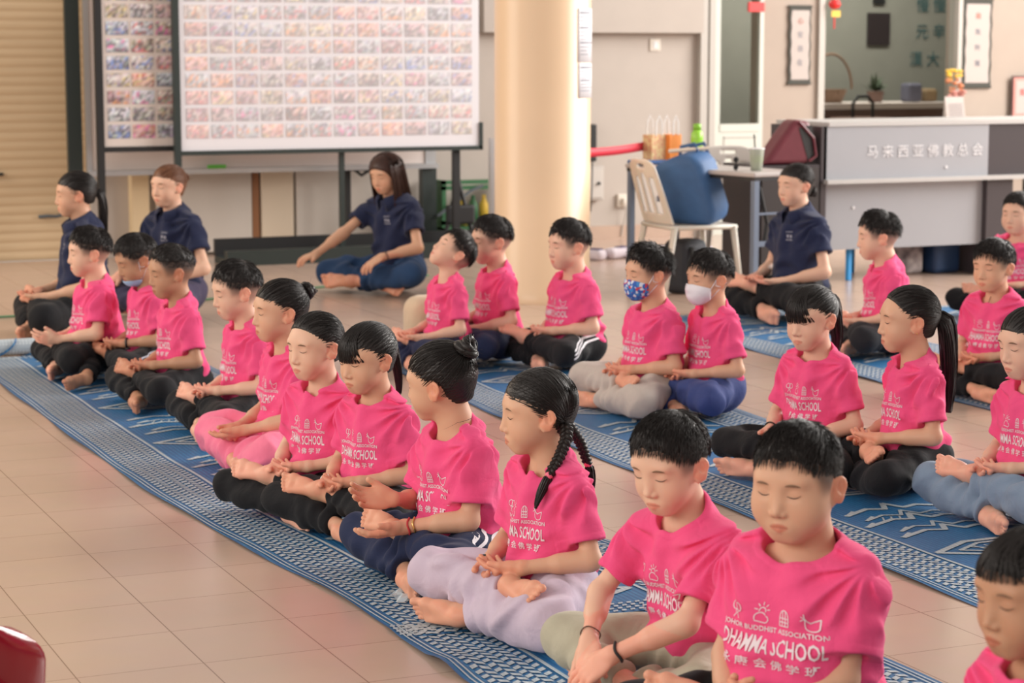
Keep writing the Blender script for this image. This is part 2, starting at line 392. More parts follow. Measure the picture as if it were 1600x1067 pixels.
    for sd in (1, -1):
        S = U(sd*sw, -.006, .376); wp, D, N, T = hm[sd][:4]; D, N, T = map(lambda v: np.array(v, float), (D, N, T))
        W = np.array(wp)*s; pole = g('pole', (sd*.55, -.62, -.35)) if isinstance(g('pole', None), type(None)) else (sd*g('pole', 0)[0], g('pole', 0)[1], g('pole', 0)[2])
        El, W = ik(S, W, ua, fa, pole); f = .90 if not adult else .86
        arms += [rc(U(sd*sw*.78, -.008, .372), S+(El-S)*.28, .018*s, .018*s, .02*s), rc(S+(El-S)*.30, El, .0250*s*mus*f, .0265*s*mus*f, .02*s), rc(El, W, .0265*s*mus*f, .0185*s*(1+fat*2.5)*f, .012*s), rc(El+(W-El)*.1, El+(W-El)*.45, .026*s*mus*f, .024*s*mus*f, .02*s)]
        arms += hand_prims(W, D, N, T, hd*g('hz', 1.0), curl=hm[sd][4] if len(hm[sd]) > 4 else g('curl', .35), r=1+fat*1.5)
        wr[sd] = (W, El, S)
        sf = g('sleeve', .76); Se = S+(El-S)*sf; dn = np.array([0, 0, -.004*s])
        sleeves += [rc(S+(El-S)*.16, Se+dn+(El-S)*.05, (.0405+fat*.5)*s, (.0465+fat*.5)*s, .022*s, 'u', (nz(np.cross(El-S, [0, 1, 0])) if abs(nz(El-S)[1]) < .9 else np.array([1, 0, 0.]), .93), clip=(Se, nz(El-S)))]
        bores += [rc(Se-nz(El-S)*.018*s+dn*.7, Se+nz(El-S)*.012*s+dn*.7, (.029+fat*.42)*s, (.0350+fat*.5)*s, .004*s, 's', sleeves[-1]['q'])]
        sl_pl.append((Se, nz(El-S)))
    # ---- torso (under the shirt)
    tf = fat
    torso = [el(U(0, 0, .10), np.array((.095+tf, .078+tf*.8, .08))*s, RL), el(U(0, .008, .19), np.array((.082+tf*1.3, .060+tf*1.5, .10))*s, RL, .05), el(U(0, -.002, .305), np.array((.088+tf*.8, .058+tf, .090))*s, RL, .05),
             rc(U(-sw*.80, -.008, .378), U(sw*.80, -.008, .378), .022*s, .022*s, .03), rc(U(0, -.02, .385), NB, .042*s, .034*s, .02)]
    # ---- legs
    top = -1 if g('top', 'L') == 'L' else 1; ll = g('leg', 1.0); kw = g('kneew', .252)*ll; kf = g('kneef', .182)*ll
    kz = g('kneez', (.098, .080)); st = g('legs', 'half')
    hipb = {sd: np.array([sd*.075, .02, .095])*s for sd in (1, -1)}
    kt = np.array([top*kw, kf, kz[0]])*s; kb = np.array([-top*kw, kf+.01, kz[1]])*s
    if st == 'half':      # one foot up on the other calf, the other under the knee
        at_ = np.array([-top*.090, .168, .120])*s; Dt = (-top*1, .12, .02); Nt = (0, .75, .65); Wt = (0, -.6, .7)
        ab = np.array([top*.090, .208, .036])*s; Db = (top*1, .22, -.05); Nb = (-top*.1, .95, -.12); Wb = (0, .1, 1)
    elif st == 'cross':   # both feet on the floor
        at_ = np.array([-top*.085, .212, .046])*s; Dt = (-top*1, .15, -.10); Nt = (0, .80, .30); Wt = (0, -.3, .8)
        ab = np.array([top*.090, .155, .040])*s; Db = (top*1, .10, -.10); Nb = (0, .85, .15); Wb = (0, -.2, 1)
    elif st == 'front':   # lower foot out to the front
        at_ = np.array([-top*.060, .172, .112])*s; Dt = (-top*1, .35, .02); Nt = (-top*.1, .55, .75); Wt = (0, -.7, .6)
        ab = np.array([top*.120, .330, .036])*s; Db = (top*.75, .7, -.08); Nb = (-top*.65, .72, -.05); Wb = (0, .1, 1)
    if 'foot_t' in sp: at_ = np.array(sp['foot_t'][0])*s; Dt, Nt, Wt = sp['foot_t'][1:4]
    if 'foot_b' in sp: ab = np.array(sp['foot_b'][0])*s; Db, Nb, Wb = sp['foot_b'][1:4]
    if 'knee_t' in sp: kt = np.array(sp['knee_t'])*s
    if 'knee_b' in sp: kb = np.array(sp['knee_b'])*s
    legs = []; feet = []; pp = []; ends = []
    pf = 1+fat*4; loose = g('loose', 1.0)
    tuck = g('cuff', .80)
    for (kn, an, Df, Nf, Wf, hip) in ((kb, ab, Db, Nb, Wb, hipb[-top]), (kt, at_, Dt, Nt, Wt, hipb[top])):
        legs += [rc(hip, kn, .045*s, .034*s, .03), rc(kn, an, .032*s, .0225*s, .02), rc(kn+(an-kn)*.15, kn+(an-kn)*.5, .032*s, .028*s, .02)]
        feet += foot_prims(an, Df, Nf, Wf, s*g('footz', .98))
        e = kn+(an-kn)*tuck
        cl = (e, nz(an-kn)); pp += [rc(hip, kn+(kn-hip)*.02, .066*s*pf*(.5+.5*loose), .052*s*pf*loose, .03*s), rc(kn, e, .050*s*pf*loose, .036*s*loose, .022*s, clip=cl), rc(kn+(e-kn)*.2, kn+(e-kn)*.6, .047*s*loose, .044*s*loose, .02*s, clip=cl)]
        ends.append((e, nz(an-kn), kn))
    floor = lambda d, P: np.maximum(d, .0035-P[:, 2])
    body = Field(torso+neck+head+arms+legs+feet, floor)
    bodyv = Field(neck+head+arms+feet+torso[-2:], floor)
    out = {}; V, F = body.mesh(hv)
    # ---- skin colour by body part, plus painted shade in nostrils and mouth slit
    base = np.array(SK[g('skin', 'mid')]); col = np.tile(base, (len(V), 1)); q = (V-Hc)@RH/hs
    def mixc(w, c):
        nonlocal col; col = col*(1-w[:, None])+np.array(c)*w[:, None]
    mixc(.13*np.exp(-(((np.abs(q[:, 0])-.042)/.022)**2+((q[:, 2]+.040)/.022)**2))*(q[:, 1] > 0), base*np.array((1.05, .62, .62)))
    uc = (q-np.array((0, -.016, .022)))/np.array((.0735, .088, .079)); k0_ = np.sqrt((uc*uc).sum(1)); prot = (k0_-1)*.074
    earm = sst(.0020, .0045, prot)*(np.abs(q[:, 0]) > .055)*sst(.034, .029, np.hypot(q[:, 1]+.021, q[:, 2]+.008))
    mixc(.45*earm, base*np.array((1.15, .60, .52)))
    lipd = np.maximum(np.abs(q[:, 0])/.0205, 0)**2+((q[:, 2]+.0645)/(.0102-.15*np.abs(q[:, 0])))**2
    mixc(.75*(1-sst(.45, 1.15, lipd))*(q[:, 1] > .055), base*np.array((.90, .46, .47)))
    mixc(.55*(1-sst(.0006, .002, np.abs(q[:, 2]+.0632+.04*np.abs(q[:, 0]))))*(np.abs(q[:, 0]) < .019)*(q[:, 1] > .06), base*np.array((.42, .20, .18)))
    for x in (-1, 1):
        mixc(.7*(1-sst(.0018, .0036, np.hypot(q[:, 0]-x*.0068, (q[:, 2]+.0425)*1.3)))*(q[:, 1] > .07), base*np.array((.42, .22, .2)))
        mixc(.18*np.exp(-(((q[:, 0]-x*.032)/.018)**2+((q[:, 2]-.002)/.012)**2))*(q[:, 1] > .03), base*np.array((.85, .62, .6)))
    for (an, Nf) in ((ab, Nb), (at_, Nt)):
        rel = V-an; nn = nz(Nf); w = sst(.018*s, .034*s, rel@nn)*(np.linalg.norm(rel, axis=1) < .17*s); mixc(.6*w, base*np.array((1.12, .82, .82)))
    for sd in (1, -1):
        w = (np.linalg.norm(V-wr[sd][0], axis=1) > .07*s)*(np.linalg.norm(V-wr[sd][0], axis=1) < .16*s)*(((V-wr[sd][1])@nz(wr[sd][0]-wr[sd][1])) > fa); mixc(.22*w, base*np.array((1.1, .70, .68)))
    fade = g('fade', None)
    if fade:   # clipped hair on the sides and back of a boy's head
        lim = fade[0]+fade[1]*q[:, 1]+.55*np.maximum(q[:, 1]-.02, 0); ff = (.55*sst(-.080, -.050, q[:, 2]-lim)+.45*sst(-.035, .0, q[:, 2]-lim))*sst(.050+.25*np.maximum(q[:, 2], 0), .030+.25*np.maximum(q[:, 2], 0), q[:, 1])
        ff = ff*(1-earm)*sst(-.080, -.055, q[:, 2])*(1-(1-sst(-.020, .004, q[:, 2]))*sst(-.032, -.020, q[:, 1]))
        mixc(fade[2]*np.clip(ff, 0, 1), (.040, .032, .030))
    out['body'] = (V, F, col)
    # ---- shirt
    ln = g('shirt_len', .075); th = max(.0045, hv*1.6); ex = g('shirt_fit', 1.0)*.012
    sp_ = sleeves+bores+[el(U(0, -.004, .115), np.array((.114+tf*1.15, .098+tf, .10))*s, RL, .05*s), el(U(0, .010, .19), np.array((.099+tf*1.35+ex*.5, .080+tf*1.6+ex*.5, .11))*s, RL, .06*s), el(U(0, .0, .310), np.array((.102+tf*.9+ex*.4, .075+tf+ex*.3, .105))*s, RL, .06*s),
           rc(U(-sw*.97, -.006, .373), U(0, -.014, .398), .041*s, .050*s, .022*s), rc(U(sw*.97, -.006, .373), U(0, -.014, .398), .041*s, .050*s, .022*s), rc(U(0, -.02, .395), NB+RL@np.array([0, 0, -.008])*s, .056*s, .044*s, .04*s)]
    ph = rs.uniform(0, 6.28, 12)
    def folds(P):
        L = (P-piv)@RL; x, y, z = L[:, 0]/s, L[:, 1]/s, L[:, 2]/s; az = np.arctan2(x, y)
        lowf = sst(.22, .06, z); ar = sst(.17, .05, np.hypot(np.abs(x)-.13, z-.29))
        wx = 2.2*np.sin(7*z+ph[0]); up_ = sst(.02, .30, z)
        d = .0034*np.sin(az*6+8*z+wx+ph[1])*sst(.40, .22, z)
        d = d+.0052*lowf*np.sin(z*95+2.6*np.sin(az*2.2+ph[2])+ph[3])*(.6+.6*np.sin(az*3+ph[4]))
        ax2 = np.abs(x); fan = np.arctan2(z-.30, ax2-.155)
        d = d+.0042*ar*np.sin(fan*13+1.5*np.sin(y*26+ph[5])+ph[6])*sst(.012, .05, np.hypot(ax2-.155, z-.30))
        d = d+.0024*np.sin(x*36+ph[7]+2.4*np.sin(z*16+ph[8]))*np.sin(z*24+ph[9]+y*20)
        d = d*(1-.7*sst(.33, .37, z))+.0026*sst(.11, .14, ax2)*(1-sst(.33, .37, z))*np.sin(z*70+x*40+2*np.sin(y*40+ph[11]))
        return d*1.45*s*g('wrinkle', 1.0)
    nb0 = NB+RL@np.array([0, .016, -.008])*s; nax = RL@nz((0, .32, 1)); nrad = (.0525 if not adult else .043)*s+fat*.35*s
    zig = lambda P: ln*s+.006*s*np.sin(np.arctan2(P[:, 0], P[:, 1])*6+ph[10])
    def cuts(P):
        rel = P-nb0; ax_ = rel@nax; lx = rel@RL[:, 0]; rad = np.sqrt(np.maximum((rel*rel).sum(1)-ax_**2-.30*lx**2, 0))
        nh = rad-nrad-np.clip(ax_, 0, .05*s)*.25; nh = np.maximum(nh, -.07*s-ax_)
        return nh
    def shirt_post(d, P):
        cf = np.ones(len(P))
        for (Se, n) in sl_pl: cf = np.minimum(cf, .3+.7*sst(.02*s, .06*s, np.abs((P-Se)@n)+.5*np.maximum(np.linalg.norm(P-Se, axis=1)-.07*s, 0)))
        d = d+folds(P)*cf; nh = cuts(P)
        d = d-.0026*s*sst(.015*s, .0125*s, nh)*sst(-.01, .0, nh)       # neck rib
        for (Se, n) in sl_pl:
            pr = (P-Se)@n; near = (np.linalg.norm(P-Se, axis=1) < .08*s); d = d-.0012*s*near*sst(-.016*s, -.014*s, pr)*(pr < .01)
        d = smax(d, -nh, .007)
        return smax(d, zig(P)-P[:, 2], .006)
    shirt = Field(sp_, shirt_post); out['shirt'] = shirt.mesh(hv*1.15)
    if g('fast', 0): pass
    # ---- trousers
    pp = [el(np.array([0, -.006, .098])*s, np.array((.128+tf*1.15, .112+tf, .10))*s, None, .05*s)]+pp
    ph2 = rs.uniform(0, 6.28, 8)
    def pants_post(d, P):
        Q = P/s; f = np.zeros(len(P))
        for i, (e, n, kn) in enumerate(ends):
            t = (P-e)@n/s; r = np.linalg.norm(P-e, axis=1)/s; f += sst(.16, .03, r)*np.sin(t*120+2*np.sin(Q[:, 2]*40+ph2[i]))*.003
            rk = np.linalg.norm(P-kn, axis=1)/s; f += sst(.05, .10, rk)*sst(.22, .12, rk)*np.sin(Q@np.array([30*(-1)**i, 46, 20])+2*np.sin(Q@np.array([20, -14, 30])+ph2[2+i])+ph2[4])*.0045
        f += .0032*np.sin(Q@np.array([36, 22, 31])+ph2[5])*np.sin(Q@np.array([-21, 30, 12])+ph2[6])
        d = d+f*s*1.5*g('pwrinkle', 1.0)*loose
        if g('waist', None): d = np.maximum(d, P[:, 2]-g('waist', .2)*s)
        return np.maximum(d, .003-P[:, 2])
    pants = Field(pp, pants_post); out['pants'] = pants.mesh(hv*1.3)
    hf = Field(head+neck); out['aux'] = dict(U=U, RL=RL, RH=RH, Hc=Hc, hs=hs, s=s, wr=wr, NB=NB, nb0=nb0, nax=nax, nrad=nrad, head=hf, shirt=Field(sp_, lambda d, P: d+folds(P)), pants=pants, ends=ends, piv=piv, rs=rs, body=bodyv)
    face_parts(sp, out); hair_parts(sp, out)
    return out
def ftr(out, pts, D=(0, -1, 0), off=0.0):
    """points (x,z) in the face's frame, pressed onto the head along D"""
    a = out['aux']; O = np.array([(x, .13, z) for x, z in pts])
    P, ok = trace(a['head'], a['Hc']+(O*a['hs'])@a['RH'].T, np.tile(a['RH']@np.array(D, float), (len(O), 1)))
    return P+a['RH']@np.array([0, off*a['hs'], 0])
def face_parts(sp, out):
    a = out['aux']; hs = a['hs']; op = sp.get('eyes', 0)
    out['lash'] = []; out['brow'] = []
    for x in (-1, 1):
        t = np.linspace(0, 1, 9); P = ftr(out, [(x*(.0185+.0270*u), -.0020-.0042*math.sin(math.pi*u)+.0015*u) for u in t], off=.0004)
        out['lash'].append(tube(P, np.sin(np.pi*(t*.86+.10))*.0009*hs+.0002, 5))
        P = ftr(out, [(x*(.0160+.0320*u), .0165+.0050*math.sin(math.pi*(u*.8+.1))-.002*u) for u in t], off=-.0014)
        out['brow'].append(tube(P, np.sin(np.pi*(t*.8+.13))*.0034*hs, 6))
# ------------------------------------------------------------------ hair
CC = np.array([0, -.014, .026])
def hair_parts(sp, out):
    a = out['aux']; hs, RH, Hc, rs = a['hs'], a['RH'], a['Hc'], np.random.RandomState(sp.get('seed', 1)+50)
    style = sp.get('hair', 'boy'); hv = sp.get('h', .003); dens = sp.get('dens', 1.0)
    T = lambda q: Hc+(np.asarray(q)*hs)@RH.T
    rad = np.array(sp.get('caprad', (.0785, .0935, .0825)))
    if style == 'boy': rad = np.array(sp.get('caprad', (.0765, .0925, .0860)))
    r_of = lambda d: 1/np.sqrt(((d/rad)**2).sum(-1))
    surf = lambda d, e=0.0: CC+d*(r_of(d)+e)[..., None]
    hl = sp.get('hairline', (.020, .14)); lf = lambda y: hl[0]+hl[1]*y+.55*np.maximum(y-.02, 0)   # boys: lower edge z = hl0 + hl1*y
    dr = lambda lo, hi, n: rs.uniform(lo, hi, n)
    def dirs(n):
        d = rs.normal(size=(n*4, 3)); d /= np.linalg.norm(d, axis=1)[:, None]; return d
    # one solid cap
    if style == 'boy':
        def post(d, P):
            q = (P-Hc)@RH/hs
            cut = (lf(q[:, 1])+.004*np.sin(q[:, 0]*150)+.003*np.sin(q[:, 1]*210)+sp.get('peak', 0)*np.abs(q[:, 0])*(q[:, 1] > .03)-q[:, 2])*.8
            tex = .0014*np.sin(q[:, 0]*260+3*np.sin(q[:, 1]*60))*np.sin(q[:, 1]*90+2*np.sin(q[:, 0]*70))
            d = (d/hs+tex); k = .026; h_ = np.maximum(k-np.abs(d-cut), 0)/k
            return (np.maximum(d, cut)+h_*h_*k*.25)*hs
        cp = [el(T(CC), rad*hs, RH), el(T(CC+np.array([0, .022, .022])), np.array((.060, .060, .058+sp.get('vol', 0)))*hs, RH, .03*hs)]; f = Field(cp, post)
    else:
        lowz = sp.get('lowz', -.062); fc = sp.get('facecut', (.096, -.028, .100, .074, .079))
        fr = sp.get('frontz', None)
        def post(d, P):
            q = (P-Hc)@RH/hs; x, y, z = q.T
            k0 = np.sqrt((x/fc[2])**2+((y-fc[0])/fc[3])**2+((z-fc[1])/fc[4])**2); face = (1-k0)*.07
            cut = np.maximum(face, lowz-z+.25*np.maximum(y+.02, 0))
            ear = .026-np.sqrt((y+.004)**2+((z+.016)*.85)**2); cut = np.maximum(cut, np.where(np.abs(x) > .05, ear, -1)) if sp.get('ears', 1) else cut
            t = d/hs+.0010*np.sin(np.arctan2(x, z-.02)*46+2*np.sin(y*50))*sst(.09, .05, y)
            k = .014; h_ = np.maximum(k-np.abs(t-cut), 0)/k; return (np.maximum(t, cut)+h_*h_*k*.25)*hs
        pr = [el(T(CC), rad*hs, RH), rc(T((0, -.046, -.0)), T((0, -.050, -.042)), .049*hs, .036*hs, .03)]
        if style == 'long':
            L = sp.get('hairlen', .17); pr += [rc(T((x, -.030, -.0)), T((x*1.15, -.042, -L)), .052*hs, .040*hs, .03, 'u', (RH[:, 1], .75)) for x in (-.034, .034)]+[rc(T((0, -.055, 0)), T((0, -.068, -L)), .050*hs, .035*hs, .03)]
            lowz = -L-.02; sp['ears'] = 0; 
        f = Field(pr, post)
    V, F = f.mesh(min(hv, .0032)); parts = [('hair', V, F)]
    th = max(.0007, .00042*sp.get('Z', 5)/4)*1.25; S = []
    if style == 'boy':
        n = int(4200*dens); d = dirs(n); q = surf(d); lim = lf(q[:, 1])+sp.get('peak', 0)*np.abs(q[:, 0])*(q[:, 1] > .03)
        q = q[q[:, 2] > lim+.001][:n]; d = (q-CC)/np.linalg.norm(q-CC, axis=1)[:, None]
        nr = d/rad**2*.007; nr /= np.linalg.norm(nr, axis=1)[:, None]; sk = sp.get('spike', .25)
        wh = np.array(sp.get('flow', (0, 1, -.25))); fl = wh+rs.normal(size=q.shape)*.16+.22*np.stack([np.sin(q[:, 1]*140+q[:, 0]*60), np.sin(q[:, 0]*170+2), np.sin(q[:, 0]*110+q[:, 1]*90)], 1); fl = fl+np.outer(q[:, 0]*6, (1, 0, 0)); fl[q[:, 1] < -.05] += (0, -1.0, -1.6)
        side = sst(.050, .070, np.abs(q[:, 0])); fl = fl+side[:, None]*np.array((0, .2, -1.6)); 
        P = [q+nr*np.maximum(.0002-ev(cp, T(q))/hs, 0)[:, None]]; L = sp.get('len', .024)*rs.uniform(.6, 1.25, len(q))*(1-.45*side)
        front = (q[:, 1] > .035)&(np.abs(q[:, 0]) < .06); fl[front] = fl[front]*.35+np.stack([q[front, 0]*3, 0*q[front, 0]+.3, 0*q[front, 0]-1.0], 1)*sp.get('comb', 1.0)
        L = np.where(front, sp.get('fringe', .016)*rs.uniform(.7, 1.2, len(q)), L); lift = np.where(front, sk*.30, sk)*rs.uniform(.5, 1.5, len(q)); lift = lift*(1-.5*side)
        for i in range(4):
            p = P[-1]; dd = (p-CC); dd /= np.linalg.norm(dd, axis=1)[:, None]; nn = dd/rad**2; nn /= np.linalg.norm(nn, axis=1)[:, None]
            t = fl-nn*(fl*nn).sum(1)[:, None]; t /= np.linalg.norm(t, axis=1)[:, None]+1e-6; v = t+nn*lift[:, None]; v /= np.linalg.norm(v, axis=1)[:, None]
            nx = p+v*(L/4)[:, None]; dd = nx-CC; r = np.linalg.norm(dd, axis=1); rs_ = r_of(dd/r[:, None]); pen = .0012+.0006*i-ev(cp, T(nx))/hs; nx = nx+dd/r[:, None]*np.maximum(pen, 0)[:, None]; P.append(nx)
        S.append((np.stack(P, 1), th*1.1, th*.25))
    else:
        tie = np.array(sp.get('tie', (0, -.085, .045))); ties = [tie] if style != 'braids' else [np.array((x*.058, -.070, -.035)) for x in (-1, 1)]
        n = int(760*dens); d = dirs(n); q = surf(d); K = 11
        Pq = T(q); fc = sp.get('facecut', (.096, -.028, .100, .074, .079)); kk = np.sqrt((q[:, 0]/fc[2])**2+((q[:, 1]-fc[0])/fc[3])**2+((q[:, 2]-fc[1])/fc[4])**2); keep = (np.abs(f(Pq)) < .006) & (kk > 1.03); q = q[keep][:n]
        if style in ('long', 'updo_long'): ties = None
        if ties is not None:
            tt = np.array([ties[0] if len(ties) == 1 else ties[int(x > 0)] for x in q[:, 0]]); t0 = tt-CC; t0 /= np.linalg.norm(t0, axis=1)[:, None]
            d0 = (q-CC)/np.linalg.norm(q-CC, axis=1)[:, None]; u = np.linspace(0, 1, K)[None, :, None]
            wv = .95 if tie[2] < .03 and style != 'braids' else .30; mv = np.stack([d0[:, 0]*1.3, 0*d0[:, 0]-.2, 0*d0[:, 0]+.75], 1)*wv*sst(-.3, .5, d0[:, 1])[:, None]*sst(-.4, .2, d0[:, 2])[:, None]
            D = (1-u)**2*d0[:, None]+2*u*(1-u)*(mv[:, None]+.5*(1-wv)*(d0+t0)[:, None])+u**2*t0[:, None]
            D /= np.linalg.norm(D, axis=2)[..., None]; off = .0006+.0022*rs.rand(len(q))[:, None]*np.sin(np.pi*u[..., 0])
            S.append((surf(D, 0)+D*off[..., None], th, th*.7))
        if sp.get('bangs'):
            b = sp['bangs']; m = int(b.get('n', 260)*dens); x0 = rs.uniform(-1, 1, m); w = b.get('w', .058)
            xr = x0*w*.35; P = []
            for i in range(9):
                u = i/8; x = xr*(1-u)+x0*w*u+.002*np.sin(x0*40+u*4); z = .105-(.105-(b.get('z', .030)+rs.uniform(-1, 1, m)*.0 + b.get('arc', .0)*np.abs(x0)))*u**1.15
                yy = .087+.004*np.sin(u*3)-.35*x*x/.06-.9*np.maximum(z-.055, 0)*1.05
                yy = CC[1]+rad[1]*(.99+.045*min(1, u*3)+.035*u)*np.sqrt(np.maximum(1-(x/(rad[0]*1.06))**2-((z-CC[2])/(rad[2]*(1.0+.05*min(1, u*3))))**2, 0.0)); P.append(np.stack([x, yy+.003*rs.rand(m)*0, z], 1))
            P = np.stack(P, 1); P[:, :, 1] += (rs.rand(m)*.003)[:, None]; cutn = rs.uniform(.86, 1.0, m)
            P = P[:, :1]+(P-P[:, :1])*1.0; P[:, -1, 2] -= (1-cutn)*.05; S.append((P, th*1.5, th*.5))
    def hang(path, r, n, K=14, jit=.004, tip=.4, name='ponytail', wave=.0, core=True):
        path = np.asarray(path, float); t = np.linspace(0, 1, K); seg = np.r_[0, np.cumsum(np.linalg.norm(np.diff(path, axis=0), axis=1))]; seg /= seg[-1]
        C0 = np.stack([np.interp(t, seg, path[:, i]) for i in range(3)], 1)
        for _ in range(2): C0[1:-1] = (C0[:-2]+2*C0[1:-1]+C0[2:])/4
        prof = r*np.minimum(1, .35+t*5)*(1-(1-tip)*t**2.0); Tn = np.gradient(C0, axis=0); Tn /= np.linalg.norm(Tn, axis=1)[:, None]
        N = np.cross(Tn, RH[:, 0]+.01); N /= np.linalg.norm(N, axis=1)[:, None]; B = np.cross(Tn, N)
        n = int(n*dens); th0 = rs.uniform(0, 6.28, n); rr = np.sqrt(rs.uniform(.3, 1, n)); end = rs.uniform(.82, 1.0, n)
        P = []
        for i in range(n):
            tt = t*end[i]; cc = np.stack([np.interp(tt, t, C0[:, j]) for j in range(3)], 1); pf = np.interp(tt, t, prof)*rr[i]*(1+.15*np.sin(tt*5+th0[i]*3))
            an = th0[i]+tt*rs.uniform(-.8, .8)+wave*np.sin(tt*9)
            NN = np.stack([np.interp(tt, t, N[:, j]) for j in range(3)], 1); BB = np.stack([np.interp(tt, t, B[:, j]) for j in range(3)], 1)
            P.append(cc+pf[:, None]*(np.cos(an)[:, None]*NN+np.sin(an)[:, None]*BB*1.0))
        Vs, Fs = strands(np.array(P), th*1.9*hs, th*.8*hs)
        Vc, Fc = tube(C0, prof*.84, 12); 
        parts.append((name, np.concatenate([Vs, Vc]) if core else Vs, [tuple(f) for f in Fs]+([tuple(i+len(Vs) for i in f) for f in Fc] if core else [])))
    def coil(c, ax, R, r, turns, name='hair_bun', jit=.25, n=46):
        """a bun: loops of hair wound about an axis"""
        c = np.asarray(c, float); ax = nz(ax); u = nz(np.cross(ax, [.3, .8, .5])); v = np.cross(ax, u); Ps = []
        VV = []; FF = []; k = 0
        for j in range(turns):
            t = np.linspace(0, 2*math.pi, 28, endpoint=False); a0 = rs.uniform(0, 6.28); tl = rs.normal(size=2)*jit; rj = R*(1-.55*j/turns)*rs.uniform(.9, 1.1)
            ctr = (np.cos(t)[:, None]*u+np.sin(t)[:, None]*v)*rj+np.outer(np.cos(t+a0)*tl[0]*R+(j/turns-.25)*R*.9, ax)
            base = c+ctr
            Vc, Fc = tube(base, r*(1+.12*np.sin(3*t+a0)), 9, closed=True); VV.append(Vc); FF += [tuple(i+k for i in f) for f in Fc]; k += len(Vc)
            rd = nz(np.array([0, 0, 1])); 
            for m in range(int(n*dens/turns)+2):
                ph = rs.uniform(0, 6.28); tw = rs.uniform(.5, 2); o = (np.cos(ph+tw*t)[:, None]*ctr/np.linalg.norm(ctr, axis=1)[:, None]+np.sin(ph+tw*t)[:, None]*ax)*r*1.03
                Vc, Fc = tube(base+o, th*hs*1.2, 3, closed=True, cap=False); VV.append(Vc); FF += [tuple(i+k for i in f) for f in Fc]; k += len(Vc)
        parts.append((name, np.concatenate(VV), FF))
    def braid(path, r, name='braid', K=90, tail=.055):
        path = np.asarray(path, float); t = np.linspace(0, 1, K); seg = np.r_[0, np.cumsum(np.linalg.norm(np.diff(path, axis=0), axis=1))]; Ltot = seg[-1]; seg /= Ltot
        C0 = np.stack([np.interp(t, seg, path[:, i]) for i in range(3)], 1)
        for _ in range(30): C0[1:-1] = (C0[:-2]+2*C0[1:-1]+C0[2:])/4
        Tn = np.gradient(C0, axis=0); Tn /= np.linalg.norm(Tn, axis=1)[:, None]; N = np.cross(Tn, RH[:, 1]*.7+RH[:, 0]*.7); N /= np.linalg.norm(N, axis=1)[:, None]; B = np.cross(Tn, N)
        VV = []; FF = []; k = 0; pr = r*(1-.25*t)
        for j in range(3):
            w = t*Ltot/.034*2*math.pi/ (hs) + j*2*math.pi/3
            cc = C0+(pr*.80*np.cos(w))[:, None]*B+(pr*.42*np.sin(2*w))[:, None]*N
            Vc, Fc = tube(cc, pr*.62, 8); VV.append(Vc); FF += [tuple(i+k for i in f) for f in Fc]; k += len(Vc)
            for m in range(int(10*dens)+2):
                ph = rs.uniform(0, 6.28); o = (np.cos(ph+w*.5)[:, None]*B+np.sin(ph+w*.5)[:, None]*N)*(pr*.64)[:, None]
                Vc, Fc = tube(cc+o, th*hs*.9, 3, cap=False); VV.append(Vc); FF += [tuple(i+k for i in f) for f in Fc]; k += len(Vc)
        parts.append((name, np.concatenate(VV), FF))
    w_ = np.array([0, 0, -1.0])   # gravity
    if style == 'ponytail':
        t3 = T(tie*1.02); bk = RH@nz((0, -1, .15)); L = sp.get('taillen', .20)*hs; dv = RH@np.array(sp.get('taildir', (0, -.35, 0)))
        hang([T(tie*.93), t3+bk*.016*hs, t3+bk*.034*hs+w_*.02*hs, t3+bk*.040*hs+dv*L*.25+w_*L*.4, t3+bk*.034*hs+dv*L*.5+w_*L*.75, t3+bk*.026*hs+dv*L*.6+w_*L], sp.get('tailr', .022)*hs, 200, name='ponytail', tip=sp.get('tip', .45))
        t = np.linspace(0, 2*math.pi, 16, endpoint=False); u, v = RH[:, 0], np.cross(bk, RH[:, 0]); ring = t3+bk*.008*hs+(np.cos(t)[:, None]*u+np.sin(t)[:, None]*v)*.0125*hs
        Vc, Fc = tube(ring, .0048*hs, 8, closed=True); parts.append(('hair_tie', Vc, Fc))
    if style == 'bun':
        bk = nz(tie-CC); coil(T(tie+bk*sp.get('bunoff', .028)), RH@bk, sp.get('bunr', .022)*hs, sp.get('bunt', .0095)*hs, sp.get('bunn', 4), jit=.3)
        t = np.linspace(0, 2*math.pi, 16, endpoint=False); u = RH@nz(np.cross(bk, (1, .1, .2))); v = np.cross(RH@bk, u); ring = T(tie*1.0)+RH@bk*.006*hs+(np.cos(t)[:, None]*u+np.sin(t)[:, None]*v)*.016*hs
        Vc, Fc = tube(ring, .0042*hs, 8, closed=True); parts.append(('hair_tie', Vc, Fc))
        # flyaway hairs
        m = int(26*dens)+4; d = rs.normal(size=(m, 3)); d /= np.linalg.norm(d, axis=1)[:, None]; b = tie+bk*.024; P = np.stack([b+d*(.018+.007*i)+np.cross(d, bk)*(.004*i) for i in range(5)], 1); S.append((P, th*.6, th*.2))
    if style == 'braids':
        for x, pth in zip((-1, 1), sp.get('braidpath')):
            p = T(np.array(pth)); braid(p, .0125*hs)
            e = p[-1]; dn = nz(p[-1]-p[-2]); Vc, Fc = tube([e-dn*.006*hs, e, e+dn*.009*hs], [.0075*hs, .0105*hs, .0085*hs], 12); parts.append(('hair_tie', Vc, Fc))
            dt = nz(dn*.6+w_*.7+RH@np.array(sp.get('tuft', (0, .25, 0)))); hang([e, e+dn*.015*hs, e+dn*.03*hs+dt*.02*hs, e+dn*.03*hs+dt*.06*hs], .0125*hs, 60, K=8, name='braid_end', tip=.3)
